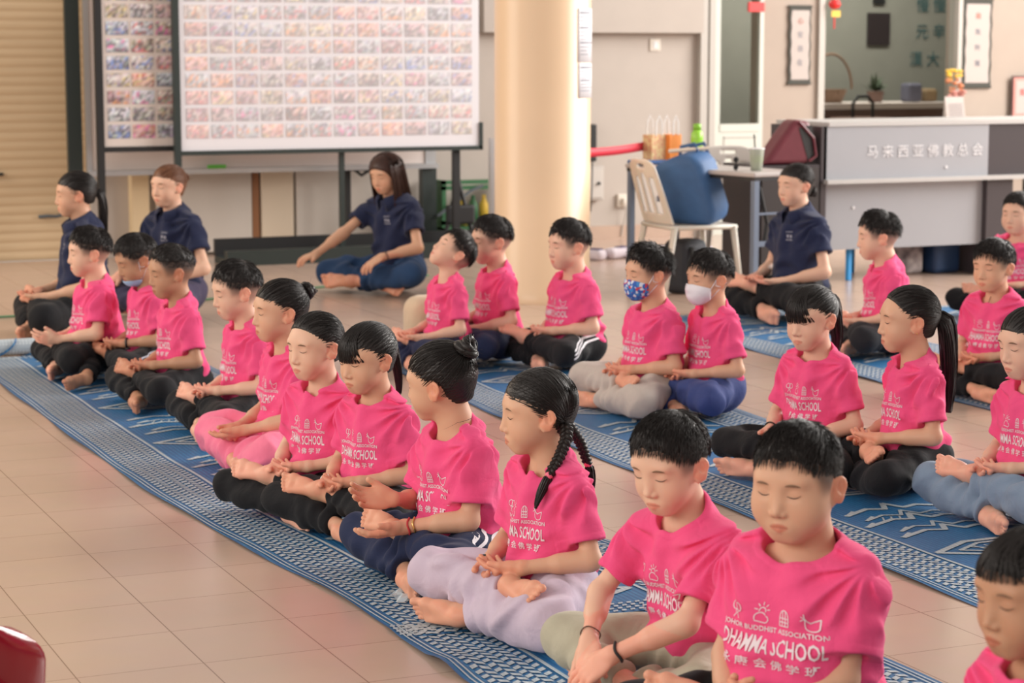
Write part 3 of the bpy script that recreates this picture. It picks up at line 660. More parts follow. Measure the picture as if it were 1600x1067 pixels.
    if style == 'long':
        L = sp.get('hairlen', .17); m = int(620*dens); ang = rs.uniform(-2.55, 2.55, m)   # 0 = back
        r0 = rs.uniform(.2, 1.0, m); P = []
        for i in range(12):
            u = i/11; el_ = (1-u*2.2) if u < .45 else 0; phi = np.clip(u/.42, 0, 1)*math.pi/2
            ex = 1.03+.10*np.clip(u-.4, 0, 1); x = np.sin(ang)*np.sin(phi)*rad[0]*ex*(1+.05*r0); y = CC[1]-np.cos(ang)*np.sin(phi)*rad[1]*ex*(1+.05*r0); z = CC[2]+np.cos(phi)*rad[2]*1.04
            dn = max(0, u-.42)/.58; z = z-dn*(L+CC[2])*(.92+.16*r0); y = y-.01*dn+.02*dn*(np.abs(ang) > 1.6); x = x*(1-.12*dn**2); P.append(np.stack([x, y, z+0*x], 1))
        P = np.stack(P, 1); ok = P[:, 6, 1] < sp.get('faceopen', .045); S.append((P[ok], th*2.0, th*1.2))
    if style == 'updo' or sp.get('extra_wisps'):
        pass
    VV, FF, k = [parts[0][1]], [tuple(x) for x in parts[0][2]], len(parts[0][1])
    fr = F.copy(); Fq = [fr]
    for P, r0, r1 in S:
        if len(P) == 0: continue
        Vs, Fs = strands(P, r0, r1); VV.append(T(Vs)); Fq.append(Fs+k); k += len(Vs)
    parts[0] = ('hair', np.concatenate(VV), np.concatenate(Fq)); out['hairparts'] = parts

# ------------------------------------------------------------------ Blender side of a person
def text_template(lines, size_ext=.9):
    """flat 2-D print: list of (text, width, x, y, scale_y, bold) -> verts, faces, cut small enough to bend"""
    bm = bmesh.new()
    for (txt, wd, x, y, hh, off) in lines:
        cu = bpy.data.curves.new('t', 'FONT'); cu.body = txt; cu.size = 1; cu.resolution_u = 2; cu.offset = off
        o = bpy.data.objects.new('t', cu); C.objects.link(o); bpy.context.view_layer.update()
        me = bpy.data.meshes.new_from_object(o.evaluated_get(bpy.context.evaluated_depsgraph_get()))
        if len(me.vertices):
            co = np.array([v.co[:2] for v in me.vertices]); lo, hi = co.min(0), co.max(0); n0 = len(bm.verts)
            me.transform(Matrix.Translation((-lo[0], -lo[1], 0))); me.transform(Matrix.Diagonal((wd/(hi[0]-lo[0]), hh/(hi[1]-lo[1]), 1, 1))); me.transform(Matrix.Translation((x-wd/2, y, 0)))
            bm.from_mesh(me)
        bpy.data.objects.remove(o); bpy.data.curves.remove(cu); bpy.data.meshes.remove(me)
    bmesh.ops.triangulate(bm, faces=bm.faces[:]); bm.verts.ensure_lookup_table()
    for _ in range(2):
        es = [e for e in bm.edges if e.calc_length() > .009]
        if es: bmesh.ops.subdivide_edges(bm, edges=es, cuts=1); bmesh.ops.triangulate(bm, faces=bm.faces[:])
    V = np.array([v.co[:2] for v in bm.verts]); bm.verts.index_update(); F = np.array([[v.index for v in f.verts] for f in bm.faces]); bm.free(); return V, F
def strokes2d(pl, w):
    """2-D polylines to thin quads"""
    V = []; F = []
    for p in pl:
        p = np.array(p, float)
        for a, b in zip(p[:-1], p[1:]):
            d = b-a; L = np.hypot(*d); 
            if L < 1e-6: continue
            n = np.array([-d[1], d[0]])/L*w/2; e = d/L*w*.3; k = len(V); V += [a-n-e, b-n+e, b+n+e, a+n-e]; F += [(k, k+1, k+2), (k, k+2, k+3)]
    return np.array(V), np.array(F)
def arc(cx, cy, r, a0, a1, n=12, ry=None): return [(cx+r*math.cos(a0+(a1-a0)*i/n), cy+(ry or r)*math.sin(a0+(a1-a0)*i/n)) for i in range(n+1)]
def shirt_print():
    V, F = text_template([('JOHOR BUDDHIST ASSOCIATION', .196, 0, .0, .0125, .018), ('DHAMMA SCHOOL', .192, 0, -.034, .029, .016), ('永 康 会 佛 学 班', .165, .002, -.062, .019, .012)])
    P = []; tau = 2*math.pi; y = .033
    P += [arc(-.080, y+.006, .008, 0, tau), arc(-.067, y+.006, .008, 0, tau), arc(-.0735, y-.004, .0035, 0, tau, 8), [(-.076, y-.009), (-.080, y-.015)], [(-.071, y-.009), (-.067, y-.015)]]
    c = -.025; P += [arc(c, y-.006, .010, .6, 3.6, 10, .009), arc(c+.009, y-.009, .006, -1.5, 1.4, 8), [(c-.009, y-.012), (c+.010, y-.015)], arc(c+.002, y+.006, .006, -.2, 3.3, 8)]
    P += [[(c+.002+.009*math.cos(t), y+.007+.009*math.sin(t)), (c+.002+.014*math.cos(t), y+.007+.014*math.sin(t))] for t in (.1, .8, 1.57, 2.3, 3.0)]
    c = .026; P += [[(c-.009, y-.014)]+arc(c, y+.002, .009, math.pi, 0, 8, .012)+[(c+.009, y-.014), (c-.009, y-.014)], [(c-.003, y+.012), (c-.003, y-.014)], [(c+.003, y+.012), (c+.003, y-.014)], [(c-.009, y), (c+.009, y)], [(c-.009, y-.007), (c+.009, y-.007)]]
    c = .074; P += [[(c-.016, y+.010), (c-.008, y+.004)], [(c-.012, y+.015), (c-.010, y+.004)], [(c-.017, y+.002), (c-.010, y+.006)], [(c-.010, y+.004), (c-.009, y-.008)]+arc(c+.002, y-.008, .011, math.pi, tau, 8, .009)+[(c+.016, y+.004), (c+.006, y), (c, y-.003), (c-.010, y+.004)]]
    V2, F2 = strokes2d(P, .0017); return np.concatenate([V, V2]), np.concatenate([F, F2+len(V)])
def polo_print():
    V, F = text_template([('JOHOR BUDDHIST', .050, 0, .012, .006, .02), ('学 会', .040, 0, -.008, .014, .03), ('ASSOCIATION', .050, 0, -.018, .006, .02)]); return V, F
def wrap_print(a, tpl, zc=.300, uc=0.0, sc_=1.0, R=.115, off=.0017):
    V, F = tpl; s, RL, piv = a['s'], a['RL'], a['piv']; th = uc-V[:, 0]*sc_/R
    O = np.stack([np.sin(th)*.25*s, np.cos(th)*.25*s, (zc+V[:, 1]*sc_)*s-piv[2]*0], 1); O[:, 2] -= piv[2]
    D = np.stack([-np.sin(th), -np.cos(th), 0*th], 1); P, ok = trace(a['shirt'], piv+O@RL.T, D@RL.T, far=.26)
    P = P-(D@RL.T)*off; good = ok[F].all(1)
    # drop faces stretched over a fold or arm
    e = np.linalg.norm(P[F]-P[np.roll(F, 1, 1)], axis=2).max(1); good &= e < .03*s; return P, F[good]
def ring_on(a, c, ax, R, r, name, mt, par, n=24, squash=1.0, jag=0):
    ax = nz(ax); u = nz(np.cross(ax, [.2, .3, .9])); v = np.cross(ax, u); t = np.linspace(0, 2*math.pi, n, endpoint=False)
    V, F = tube(c+(np.cos(t)[:, None]*u+squash*np.sin(t)[:, None]*v)*R+np.outer(jag*np.sin(3*t), ax), r, 6, closed=True); return link(name, npmesh(name, V, F), mt, par)
PRINT = None; POLO = None
def person(sp, out):
    global PRINT, POLO
    if PRINT is None: PRINT = shirt_print(); POLO = polo_print()
    a = out['aux']; s, hs, RH, RL = a['s'], a['hs'], a['RH'], a['RL']
    root = empty('person', (*sp['loc'], sp.get('z', .012)), sp['rz'], sp['label'], 'person', sp.get('group'))
    V, F, col = out['body']; body = link('body', npmesh('body', V, F, col=col), M['skin'], root)
    V, F = out['shirt']; adult = sp.get('adult', False)
    shirt = link('polo_shirt' if adult else 't_shirt', npmesh('shirt', V, F), M['navy_polo' if adult else 'pink'], root)
    if adult:
        P, Fc = wrap_print(a, POLO, .330, -.42, 1.0, .13); link('chest_logo', npmesh('chest_logo', P, Fc, smooth=False), M['grey_print'], shirt)
        # collar: a folded band round the neck, open in front
        t = np.linspace(.30, 2*math.pi-.30, 40)+math.pi/2; ax = a['nax']; u = RL[:, 0]; v = np.cross(ax, u); Vs = []
        for k, (rr, zz) in enumerate(((1.02, -.012), (1.0, .016), (1.08, .022), (1.22, .014), (1.42, -.020))):
            for i, tt in enumerate(t):
                f = 1+.18*(k >= 3)*abs(math.sin((tt-math.pi/2)/2))**0; Vs.append(a['nb0']+(u*math.cos(tt)+v*math.sin(tt))*a['nrad']*rr*f+ax*(zz-.018*(1 if k >= 4 and (i < 6 or i > 33) else 0))*s)
        n = len(t); Fs = [(k*n+i, k*n+i+1, (k+1)*n+i+1, (k+1)*n+i) for k in range(4) for i in range(n-1)]
        o = link('collar', npmesh('collar', Vs, Fs), M['navy_polo'], shirt); m = o.modifiers.new('s', 'SOLIDIFY'); m.thickness = .003
    else:
        P, Fc = wrap_print(a, PRINT, sp.get('printz', .270), 0, sp.get('prints', 1.0)); link('shirt_print', npmesh('shirt_print', P, Fc, smooth=False), M['white_print'], shirt)
    V, F = out['pants']; pants = link('trousers', npmesh('trousers', V, F), M['pants_'+sp.get('pants', 'black')], root)
    hm = M['hair_'+sp.get('haircol', 'black')]; hair = None
    for nm, V, F in out['hairparts']:
        mt = hm if nm != 'hair_tie' else M.get(sp.get('tiecol', 'tie_black'), hm)
        o = link(nm, npmesh(nm, V, F), mt, root if hair is None else hair); hair = hair or o
    for V, F in out['lash']: link('eyelash', npmesh('eyelash', V, F), M['lash'], body)
    for V, F in out['brow']: link('eyebrow', npmesh('eyebrow', V, F), M['brow'], body)
    wr = a['wr']
    for e in sp.get('extras', []):
        k = e[0]
        if k == 'band':     # ('band', side, material, thickness, how far up the forearm)
            W, El, S = wr[e[1]]; d = nz(El-W); c = W+d*(e[4] if len(e) > 4 else .012)*s; ring_on(a, c, d, (.0205+sp.get('fat', 0)*.06)*s*(1.02 if not adult else .95), e[3], e[5] if len(e) > 5 else 'bracelet', M[e[2]], root, jag=.002)
        if k == 'watch':
            W, El, S = wr[e[1]]; d = nz(El-W); c = W+d*.014*s; o = ring_on(a, c, d, .0215*s, .0045, 'watch', M['black_plastic'], root); up = nz(np.cross(d, [0, 1, 0])); V, F = tube([c+up*.021*s, c+up*.029*s], .013, 16); link('watch_face', npmesh('w', V, F), M['black_plastic'], o)
        if k == 'necklace':
            t = np.linspace(0, 2*math.pi, 40, endpoint=False); nb = a['nb0']; O = []
            for tt in t:
                dirv = RL@np.array([math.cos(tt), math.sin(tt), 0]); O.append(nb+dirv*a['nrad']*1.3+RL@np.array([0, 0, (.016-.018*max(0, math.sin(tt)))*s]))
            O = np.array(O); D = np.array([-(RL@np.array([math.cos(tt), math.sin(tt), 0])) for tt in t]); P, ok = trace(a['body'], O, D, far=.09); P = P-D*.0012
            V, F = tube(P, .0012, 5, closed=True); link('necklace', npmesh('n', V, F), M[e[1]], root)
            if len(e) > 2:
                p0 = P[10]; V, F = tube([p0, p0+np.array([0, .022, -.035])*s, p0+np.array([0, .030, -.075])*s], .0013, 5); link('cord_end', npmesh('n', V, F), M[e[1]], root)
        if k == 'mask': mask(sp, a, e, root)
        if k == 'stripes':  # ribbons along the outside of the thighs
            for sd in e[1]:
                for off in e[2]:
                    kn = np.array(e[3].get('kn', (sd*.285, .23, .10)))*s; hp = np.array(e[3].get('hp', (sd*.13, -.03, .13)))*s; up = np.array([0, 0, 1.]); K = 26
                    Vs = []
                    for i in range(K):
                        u = i/(K-1); c = hp+(kn-hp)*u+up*((off+.012*math.sin(u*3.1))*s); Vs += [c+up*e[4]*s/2, c-up*e[4]*s/2]
                    Vs = np.array(Vs); n = nz(np.cross(kn-hp, up)); n = n if n[0]*sd > 0 else -n; P, ok = trace(a['pants'], Vs+n*.14, np.tile(-n, (len(Vs), 1)), far=.3); gi = np.nonzero(ok)[0]
                    if len(gi) < 8: continue
                    P = np.stack([np.interp(np.arange(len(P)), gi, P[gi, c]) for c in range(3)], 1)+n*.0022
                    Fs = [(2*i, 2*i+2, 2*i+3, 2*i+1) for i in range(K-1)]; link(e[6] if len(e) > 6 else 'stripe', npmesh('stripe', P, Fs), M[e[5]], pants)
        if k == 'earring':
            for sd in e[1]: V, F = tube([a['Hc']+RH@np.array([sd*.080, -.008, -.036])*hs, a['Hc']+RH@np.array([sd*.083, -.008, -.036])*hs], .0022, 8); link('earring', npmesh('e', V, F), M['gold'], body)
        if k == 'band_hair': pass
    return root
def mask(sp, a, e, root):
    """face mask: a curved shell over nose and mouth with two ear loops; e = ('mask', material, 'on'|'chin', bulge)"""
    hs, RH, Hc = a['hs'], a['RH'], a['Hc']; n, m = 25, 17; low = e[2] == 'chin'; V = []
    us = np.linspace(-1, 1, n); vs = np.linspace(0, 1, m); G = []
    zt, zb = (-.014, -.100) if not low else (-.066, -.112)
    f2 = lambda x, z, y: Hc+RH@np.array([x, y, z])*hs
    O = []; D = []
    for v in vs:
        for u in us:
            z = zt*(1-v)+zb*v; z += (-.018*u*u*(1-v))+.022*u*u*v; th = u*1.12; O.append(f2(math.sin(th)*.16, z, .0+math.cos(th)*.16)); D.append(RH@np.array([-math.sin(th), -math.cos(th), 0]))
    P, ok = trace(a['head'], O, D, far=.2); Q = (P-Hc)@RH/hs
    Q = Q.reshape(m, n, 3); rr = np.hypot(Q[..., 0], Q[..., 1]); 
    uu, vv = np.meshgrid(us, vs); r = np.maximum(rr, .078-.0*uu); b = e[3]*np.cos(uu*1.4)**2*np.sin(np.pi*np.clip(vv*.9+.08, 0, 1)) + .003
    th = np.arctan2(Q[..., 0], Q[..., 1]); r2 = np.where(ok.reshape(m, n), rr, .07)+b; 
    for _ in range(4): r2[1:-1, 1:-1] = (r2[:-2, 1:-1]+r2[2:, 1:-1]+r2[1:-1, :-2]+r2[1:-1, 2:]+2*r2[1:-1, 1:-1])/6
    z2 = Q[..., 2]; W = Hc+(np.stack([np.sin(th)*r2, np.cos(th)*r2, z2], -1).reshape(-1, 3)*hs)@RH.T
    F = [(i*n+j, i*n+j+1, (i+1)*n+j+1, (i+1)*n+j) for i in range(m-1) for j in range(n-1)]
    o = link('face_mask', npmesh('face_mask', W, F), M[e[1]], root); md = o.modifiers.new('s', 'SOLIDIFY'); md.thickness = .0018; md.offset = 1
    W = W.reshape(m, n, 3)
    for sd, j in ((-1, 0), (1, n-1)):
        ear = [f2(sd*.082, .012 if not low else -.0, -.012), f2(sd*.082, -.006, -.028), f2(sd*.084, -.014, .018)]
        pt = [W[1, j], W[1, j]*.5+f2(sd*.0775, .004, .012)*.5+RH[:, 0]*sd*.004, f2(sd*.0790, .002, .014), f2(sd*.0800, -.022, .016), f2(sd*.0790, -.030, -.012), f2(sd*.0790, -.014, -.034), W[-2, j]*.5+f2(sd*.0785, -.004, -.036)*.5+RH[:, 0]*sd*.004, W[-2, j]]
        V, F = tube(pt, .0016 if not low else .0010, 6); link('ear_loop', npmesh('ear_loop', V, F), M['mask_white'], o)
for n, c, r in (('tie_black', (.015, .015, .018), .7), ('tie_pink', (.85, .16, .25), .6), ('tie_white', (.7, .66, .72), .6), ('tie_teal', (.0, .23, .30), .5), ('black_plastic', (.015, .015, .017), .4), ('cord_black', (.02, .02, .02), .7), ('cord_red', (.5, .03, .04), .7), ('cord_brown', (.10, .045, .03), .7), ('cord_white', (.75, .72, .66), .6), ('mask_white', (.78, .76, .80), .8), ('mask_blue', (.35, .55, .78), .7)):
    M[n] = mat(n, c, r)
M['gold'] = mat('gold', (.75, .48, .18), .3, 1.0)
_m = M['mask_pattern'] = mat('mask_pattern', (.1, .2, .5), .8)
_v = nd(_m, 'ShaderNodeTexVoronoi', i_Scale=95.0); _tc = nd(_m, 'ShaderNodeTexCoord'); lk(_m, _tc.outputs['Object'], _v.inputs['Vector'])
_r = nd(_m, 'ShaderNodeValToRGB'); _r.color_ramp.interpolation = 'CONSTANT'; _e = _r.color_ramp.elements; _e[0].color = (.03, .12, .45, 1); _e[1].position = .42; _e[1].color = (.55, .05, .08, 1)
for _p, _c in ((.6, (.05, .25, .6, 1)), (.78, (.65, .7, .8, 1))): _x = _e.new(_p); _x.color = _c
_sp = nd(_m, 'ShaderNodeSeparateColor'); lk(_m, _v.outputs['Color'], _sp.inputs[0]); lk(_m, _sp.outputs[0], _r.inputs[0]); lk(_m, _r.outputs[0], bsdf(_m).inputs['Base Color'])
# ------------------------------------------------------------------ the hall
def ramp_noise(m, c1, c2, scale, detail=3, stretch=(1, 1, 1), p=(.35, .65)):
    tc = nd(m, 'ShaderNodeTexCoord'); mp = nd(m, 'ShaderNodeMapping'); mp.inputs['Scale'].default_value = stretch; lk(m, tc.outputs['Object'], mp.inputs[0])
    n = nd(m, 'ShaderNodeTexNoise', i_Scale=scale, i_Detail=detail); lk(m, mp.outputs[0], n.inputs['Vector'])
    r = nd(m, 'ShaderNodeValToRGB'); r.color_ramp.elements[0].position, r.color_ramp.elements[1].position = p
    r.color_ramp.elements[0].color = (*c1, 1); r.color_ramp.elements[1].color = (*c2, 1); lk(m, n.outputs[0], r.inputs[0]); lk(m, r.outputs[0], bsdf(m).inputs['Base Color']); return m, r
# floor: 30 cm glazed tiles
m = M['tile'] = mat('floor_tile', (.5, .38, .31), .24, spec=.5)
tc = nd(m, 'ShaderNodeTexCoord'); sx = nd(m, 'ShaderNodeSeparateXYZ'); lk(m, tc.outputs['Object'], sx.inputs[0])
def gridline(out, off, w):
    a = nd(m, 'ShaderNodeMath', operation='SUBTRACT'); a.inputs[1].default_value = off-30.0; lk(m, out, a.inputs[0])
    f = nd(m, 'ShaderNodeMath', operation='PINGPONG'); f.inputs[1].default_value = .15; lk(m, a.outputs[0], f.inputs[0])
    g = nd(m, 'ShaderNodeMath', operation='LESS_THAN'); g.inputs[1].default_value = w; lk(m, f.outputs[0], g.inputs[0]); return g
gx = gridline(sx.outputs[0], 1.005, .0016); gy = gridline(sx.outputs[1], 5.33, .0011)
vm = nd(m, 'ShaderNodeVectorMath', operation='SNAP'); vm.inputs[1].default_value = (.3, .3, 10)
off = nd(m, 'ShaderNodeVectorMath', operation='SUBTRACT'); off.inputs[1].default_value = (1.005, 5.33, 0); lk(m, tc.outputs['Object'], off.inputs[0]); lk(m, off.outputs[0], vm.inputs[0])
wn = nd(m, 'ShaderNodeTexWhiteNoise', noise_dimensions='2D'); lk(m, vm.outputs[0], wn.inputs['Vector'])
cr = nd(m, 'ShaderNodeMix', data_type='RGBA'); cr.inputs[6].default_value = (.52, .375, .295, 1); cr.inputs[7].default_value = (.545, .395, .31, 1); lk(m, wn.outputs['Value'], cr.inputs[0])
n2 = nd(m, 'ShaderNodeTexNoise', i_Scale=9.0, i_Detail=5.0); lk(m, tc.outputs['Object'], n2.inputs['Vector'])
mu = nd(m, 'ShaderNodeMix', data_type='RGBA', blend_type='MULTIPLY'); mu.inputs[0].default_value = .07; lk(m, cr.outputs[2], mu.inputs[6]); lk(m, n2.outputs['Color'], mu.inputs[7])
l1 = nd(m, 'ShaderNodeMix', data_type='RGBA'); l1.inputs[7].default_value = (.20, .12, .09, 1); lk(m, gy.outputs[0], l1.inputs[0]); lk(m, mu.outputs[2], l1.inputs[6])
l2 = nd(m, 'ShaderNodeMix', data_type='RGBA'); l2.inputs[7].default_value = (.24, .15, .11, 1); lk(m, gx.outputs[0], l2.inputs[0]); lk(m, l1.outputs[2], l2.inputs[6]); lk(m, l2.outputs[2], bsdf(m).inputs['Base Color'])
nr = nd(m, 'ShaderNodeMath', operation='MULTIPLY_ADD'); nr.inputs[1].default_value = .05; nr.inputs[2].default_value = .20; lk(m, n2.outputs[0], nr.inputs[0]); lk(m, nr.outputs[0], bsdf(m).inputs['Roughness'])
o = MB().box((-7, -3, -.15), (16, 14.62, 0)).build('floor', M['tile']); tag(o, kind='structure')

M['wall'] = noisy(mat('wall_paint', (.48, .425, .38), .8), 6, .05, .15, 120)
M['wall2'] = noisy(mat('wall_paint_right', (.42, .345, .29), .8), 6, .05, .15, 120)
M['panel'] = noisy(mat('panel_white', (.62, .56, .50), .6), 4, .06)
M['yellow_wall'] = noisy(mat('yellow_paint', (.80, .58, .35), .55), 3, .05, .1, 60)
m = M['pillar'] = mat('pillar_paint', (.80, .58, .38), .32, spec=.5); noisy(m, 2.5, .05, .12, 40)
M['shutter'] = noisy(mat('shutter_steel', (.60, .44, .27), .5), 14, .10, .1, 80, (.2, 1, 3))
M['skirt'] = noisy(mat('skirting_tile', (.50, .36, .28), .4), 8, .08)
M['dark_green'] = mat('dark_green_steel', (.022, .032, .030), .45); M['black'] = mat('black_paint', (.012, .012, .013), .5)
M['grey_steel'] = mat('grey_steel', (.12, .14, .16), .4, .4); M['alu'] = mat('aluminium', (.55, .56, .57), .35, .6)
M['door_paint'] = mat('door_paint', (.62, .64, .58), .5); M['frame_paint'] = mat('door_frame_paint', (.50, .47, .43), .5)
M['box_grey'] = mat('grey_box_paint', (.50, .46, .42), .5); M['plate'] = mat('socket_plastic', (.72, .66, .58), .4)
M['cream_board'] = mat('cream_board', (.72, .60, .46), .6)
Wl = MB().box((3.3, 14.6, 0), (8.03, 14.8, 4.2)).build('wall_back', M['wall']); tag(Wl, kind='structure')
o = MB().box((-7, 14.6, 3.0), (3.3, 14.8, 4.2)).build('wall_back_upper', M['yellow_wall']); tag(o, kind='structure')
# thicker upper part of the wall over the recess
o = MB().box((6.2, 14.5, 1.56), (8.03, 14.6, 4.2)).build('trim_1', M['wall']); tag(o, kind='structure')
o = MB().box((8.62, 14.6, 0), (9.11, 14.8, 4.2)).box((10.47, 14.6, 0), (16, 14.8, 4.2)).box((9.11, 14.6, 0), (10.47, 14.8, .87)).box((9.11, 14.6, 2.3), (10.47, 14.8, 4.2)).box((8.03, 14.6, 2.2), (8.62, 14.8, 4.2)).build('wall_back_right', M['wall2']); tag(o, kind='structure')
o = MB().box((4.9, 14.575, 0), (8.03, 14.6, .10)).build('baseboard_back', M['skirt']); tag(o, kind='structure')
# roller shutter on the left
sh = empty('roller_shutter', (0, 14.66, 0), 0, 'closed beige roller shutter with horizontal slats in the left of the back wall', 'shutter')
z = np.arange(0, 3.001, .0078); prof = [(-.010*abs(math.sin(math.pi*zz/.0625))**.6, zz) for zz in z]
V = [(x, y, zz) for x in (-7, 3.3) for (y, zz) in prof]; k = len(prof); F = [(i, i+k, i+k+1, i+1) for i in range(k-1)]
link('slats', npmesh('slats', V, F), M['shutter'], sh)
MB().box((2.63, -.040, .586), (2.71, -.018, .606)).build('handle_slot', M['black'], sh)
lkp = [(2.94, -.03, .30), (3.0, -.045, .305), (3.06, -.04, .30), (3.11, -.03, .31)]; MB().tube(lkp, .012, 8).build('lock_bar', M['grey_steel'], sh)
# white sheets leaning against the back wall under the boards
for i, (a, b, zt, c, lb) in enumerate([(3.74, 4.43, .60, 'panel', 'white panel against the back wall, leftmost under the photo board'), (4.50, 4.74, .62, 'cream_board', 'narrow cream board against the back wall beside the brown batten'), (4.76, 5.46, .60, 'panel', 'white panel against the back wall behind the black folding frame')]):
    o = MB().rbox((a, 14.545, .02), (b, 14.575, zt), .004, 1).build('leaning_panel', M[c]); tag(o, lb, 'panel')
M['brown'] = mat('brown_wood', (.28, .12, .05), .5); o = MB().box((4.435, 14.55, .02), (4.485, 14.59, .62)).build('wooden_batten', M['brown']); tag(o, 'thin brown wooden batten upright between two white panels at the back wall', 'batten')
M['cream_post'] = mat('cream_post', (.75, .58, .36), .5); o = MB().box((3.56, 14.5, 0), (3.68, 14.6, 1.0)).build('cream_post', M['cream_post']); tag(o, 'short cream painted post at the right end of the roller shutter', 'post')
# pillar
pc = (5.13, 11.15); PR = .275
o = MB().lathe([(PR+.01, 0), (PR+.01, .06), (PR, .075), (PR, 4.2)], (pc[0], pc[1], 0), 96).build('trim_2', M['pillar'], smooth=True); tag(o, kind='structure'); o.name = 'trim_2'
# two printed notices taped round the pillar
M['paper'] = mat('paper', (.80, .80, .84), .7); M['ink'] = mat('grey_ink', (.28, .28, .32), .8)
def notice(z0, z1, a0, a1, lb, rows):
    n = 14; A = np.linspace(a0, a1, n); V = [(pc[0]+(PR+.004)*math.cos(a), pc[1]+(PR+.004)*math.sin(a), z_) for z_ in (z0, z1) for a in A]; F = [(i, i+1, n+i+1, n+i) for i in range(n-1)]
    me = npmesh('notice', V, F); o = link('paper_notice', me, [M['paper']]); md = o.modifiers.new('s', 'SOLIDIFY'); md.thickness = .001
    b = MB(); rs = random.Random(int(z0*100))
    for r in range(rows):
        zz = z1-.03-(z1-z0-.05)*r/rows; L = rs.uniform(.4, .85); hgt = .006 if r % 4 else .012
        Vn = [(pc[0]+(PR+.0055)*math.cos(a), pc[1]+(PR+.0055)*math.sin(a), z_) for z_ in (zz, zz+hgt) for a in np.linspace(a0+.08*(a1-a0), a0+L*(a1-a0), 8)]; b.add(Vn, [(i, i+1, 9+i, 8+i) for i in range(7)])
    b.build('printed_lines', M['ink'], o); tag(o, lb, 'notice')
c0 = math.atan2(-pc[1], -pc[0])
notice(1.36, 1.66, c0+.80, c0+1.50, 'upper white printed notice taped round the right side of the pillar', 12)
notice(1.16, 1.355, c0+.82, c0+1.50, 'lower white printed notice on the pillar directly under the other notice', 8)

# ------------------------------------------------------------------ photo boards and whiteboard
def colour_me(name, V, F, cols): return npmesh(name, V, F, False, np.array(cols))
def photo_print(X0, zb, cols, rows, y, wash, seed, pitch=.172, ph=.148, rp=.112, rh=.088):
    rs = np.random.RandomState(seed); V = []; F = []; Cc = []; gx, gz = 9, 6
    for r in range(rows):
        for c in range(cols):
            base = np.array([[.42, .38, .38], [.45, .30, .30], [.40, .40, .44], [.50, .42, .36], [.55, .30, .25], [.36, .38, .42]][rs.randint(6)])*rs.uniform(.8, 1.35); acc = np.array([[.75, .18, .18], [.85, .35, .12], [.75, .15, .40], [.15, .25, .6], [.1, .1, .12], [.8, .65, .3]][rs.randint(6)])
            k = len(V)
            for j in range(gz):
                for i in range(gx):
                    V.append((X0+c*pitch+ph*i/(gx-1), y, zb+r*rp+rh*j/(gz-1))); t = j/(gz-1); cc = base*(.7+.75*t)+rs.normal(size=3)*.035+rs.normal()*.15
                    if rs.rand() < .28*(1.2-t): cc = acc*rs.uniform(.5, 1.2)
                    if rs.rand() < .20: cc = cc*.35
                    cc = np.clip(cc, .03, .95); Cc.append(cc*(1-wash)+wash*np.array([.84, .80, .84]))
            F += [(k+j*gx+i, k+j*gx+i+1, k+(j+1)*gx+i+1, k+(j+1)*gx+i) for j in range(gz-1) for i in range(gx-1)]
    return colour_me('photos', V, F, Cc)
M['photo'] = attr_mat('glossy_photo', .25); M['board_white'] = mat('board_white', (.74, .72, .76), .28); M['board_cream'] = mat('board_cream', (.66, .58, .54), .5)
ds = empty('photo_board', (0, 13.90, 0), 0, 'left display board of colour photographs on a black metal stand', 'display board')
MB().box((3.24, -.0, .80), (3.72, .02, 2.3)).build('panel', M['board_cream'], ds)
MB().box((3.19, -.02, .03), (3.235, .03, 2.3)).box((3.235, -.01, .765), (3.72, .03, .80)).build('frame', M['black'], ds)
link('photo_print', photo_print(3.265, .855, 3, 13, -.003, .12, 3, pitch=.165), M['photo'], ds)
d2 = empty('photo_board', (0, 13.80, 0), 0, 'large white board covered in rows of small photographs, left of the pillar', 'display board')
MB().box((3.725, 0, .765), (5.86, .02, 2.3)).build('panel', M['board_white'], d2)
MB().box((3.68, -.02, .52), (3.722, .03, 2.3)).box((3.722, -.015, .738), (5.88, .03, .768)).box((5.862, -.015, .738), (5.885, .03, .93)).build('frame', M['dark_green'], d2)
link('photo_print', photo_print(3.765, .850, 12, 13, -.003, .45, 9), M['photo'], d2)
for x in (5.68,): MB().box((x, .03, .03), (x+.05, .07, 1.0)).build('leg', M['black'], d2)
MB().box((4.84, .03, .04), (4.875, .06, .75)).build('leg', M['dark_green'], d2)
MB().box((4.0, -.10, .0), (5.90, -.02, .10)).box((4.0, -.02, .0), (5.90, .22, .045)).build('base_rail', M['dark_green'], d2)
MB().box((4.0, .20, .045), (5.90, .24, .16)).build('rear_rail', M['black'], d2)
wb = empty('whiteboard', (0, 14.22, 0), 0, 'long whiteboard on a dark green stand behind the photo boards', 'whiteboard')
MB().box((3.22, 0, .63), (5.62, .02, 2.0)).build('writing_surface', M['board_cream'], wb)
MB().box((3.19, -.06, .595), (5.70, .03, .628)).box((5.62, -.01, .628), (5.70, .03, 2.0)).box((3.19, -.01, .628), (3.225, .03, 2.0)).build('frame', M['alu'], wb)
MB().box((3.07, .0, .0), (3.165, .05, 2.3)).build('leg', M['dark_green'], wb); MB().box((5.59, -.02, 0), (5.70, .05, .595)).build('leg', M['dark_green'], wb)
o = MB().rbox((4.0, 14.135, .629), (4.13, 14.165, .655), .008, 2).build('marker_eraser', mat('green_plastic', (.10, .42, .05), .5)); tag(o, 'small green eraser on the tray of the whiteboard', 'eraser')
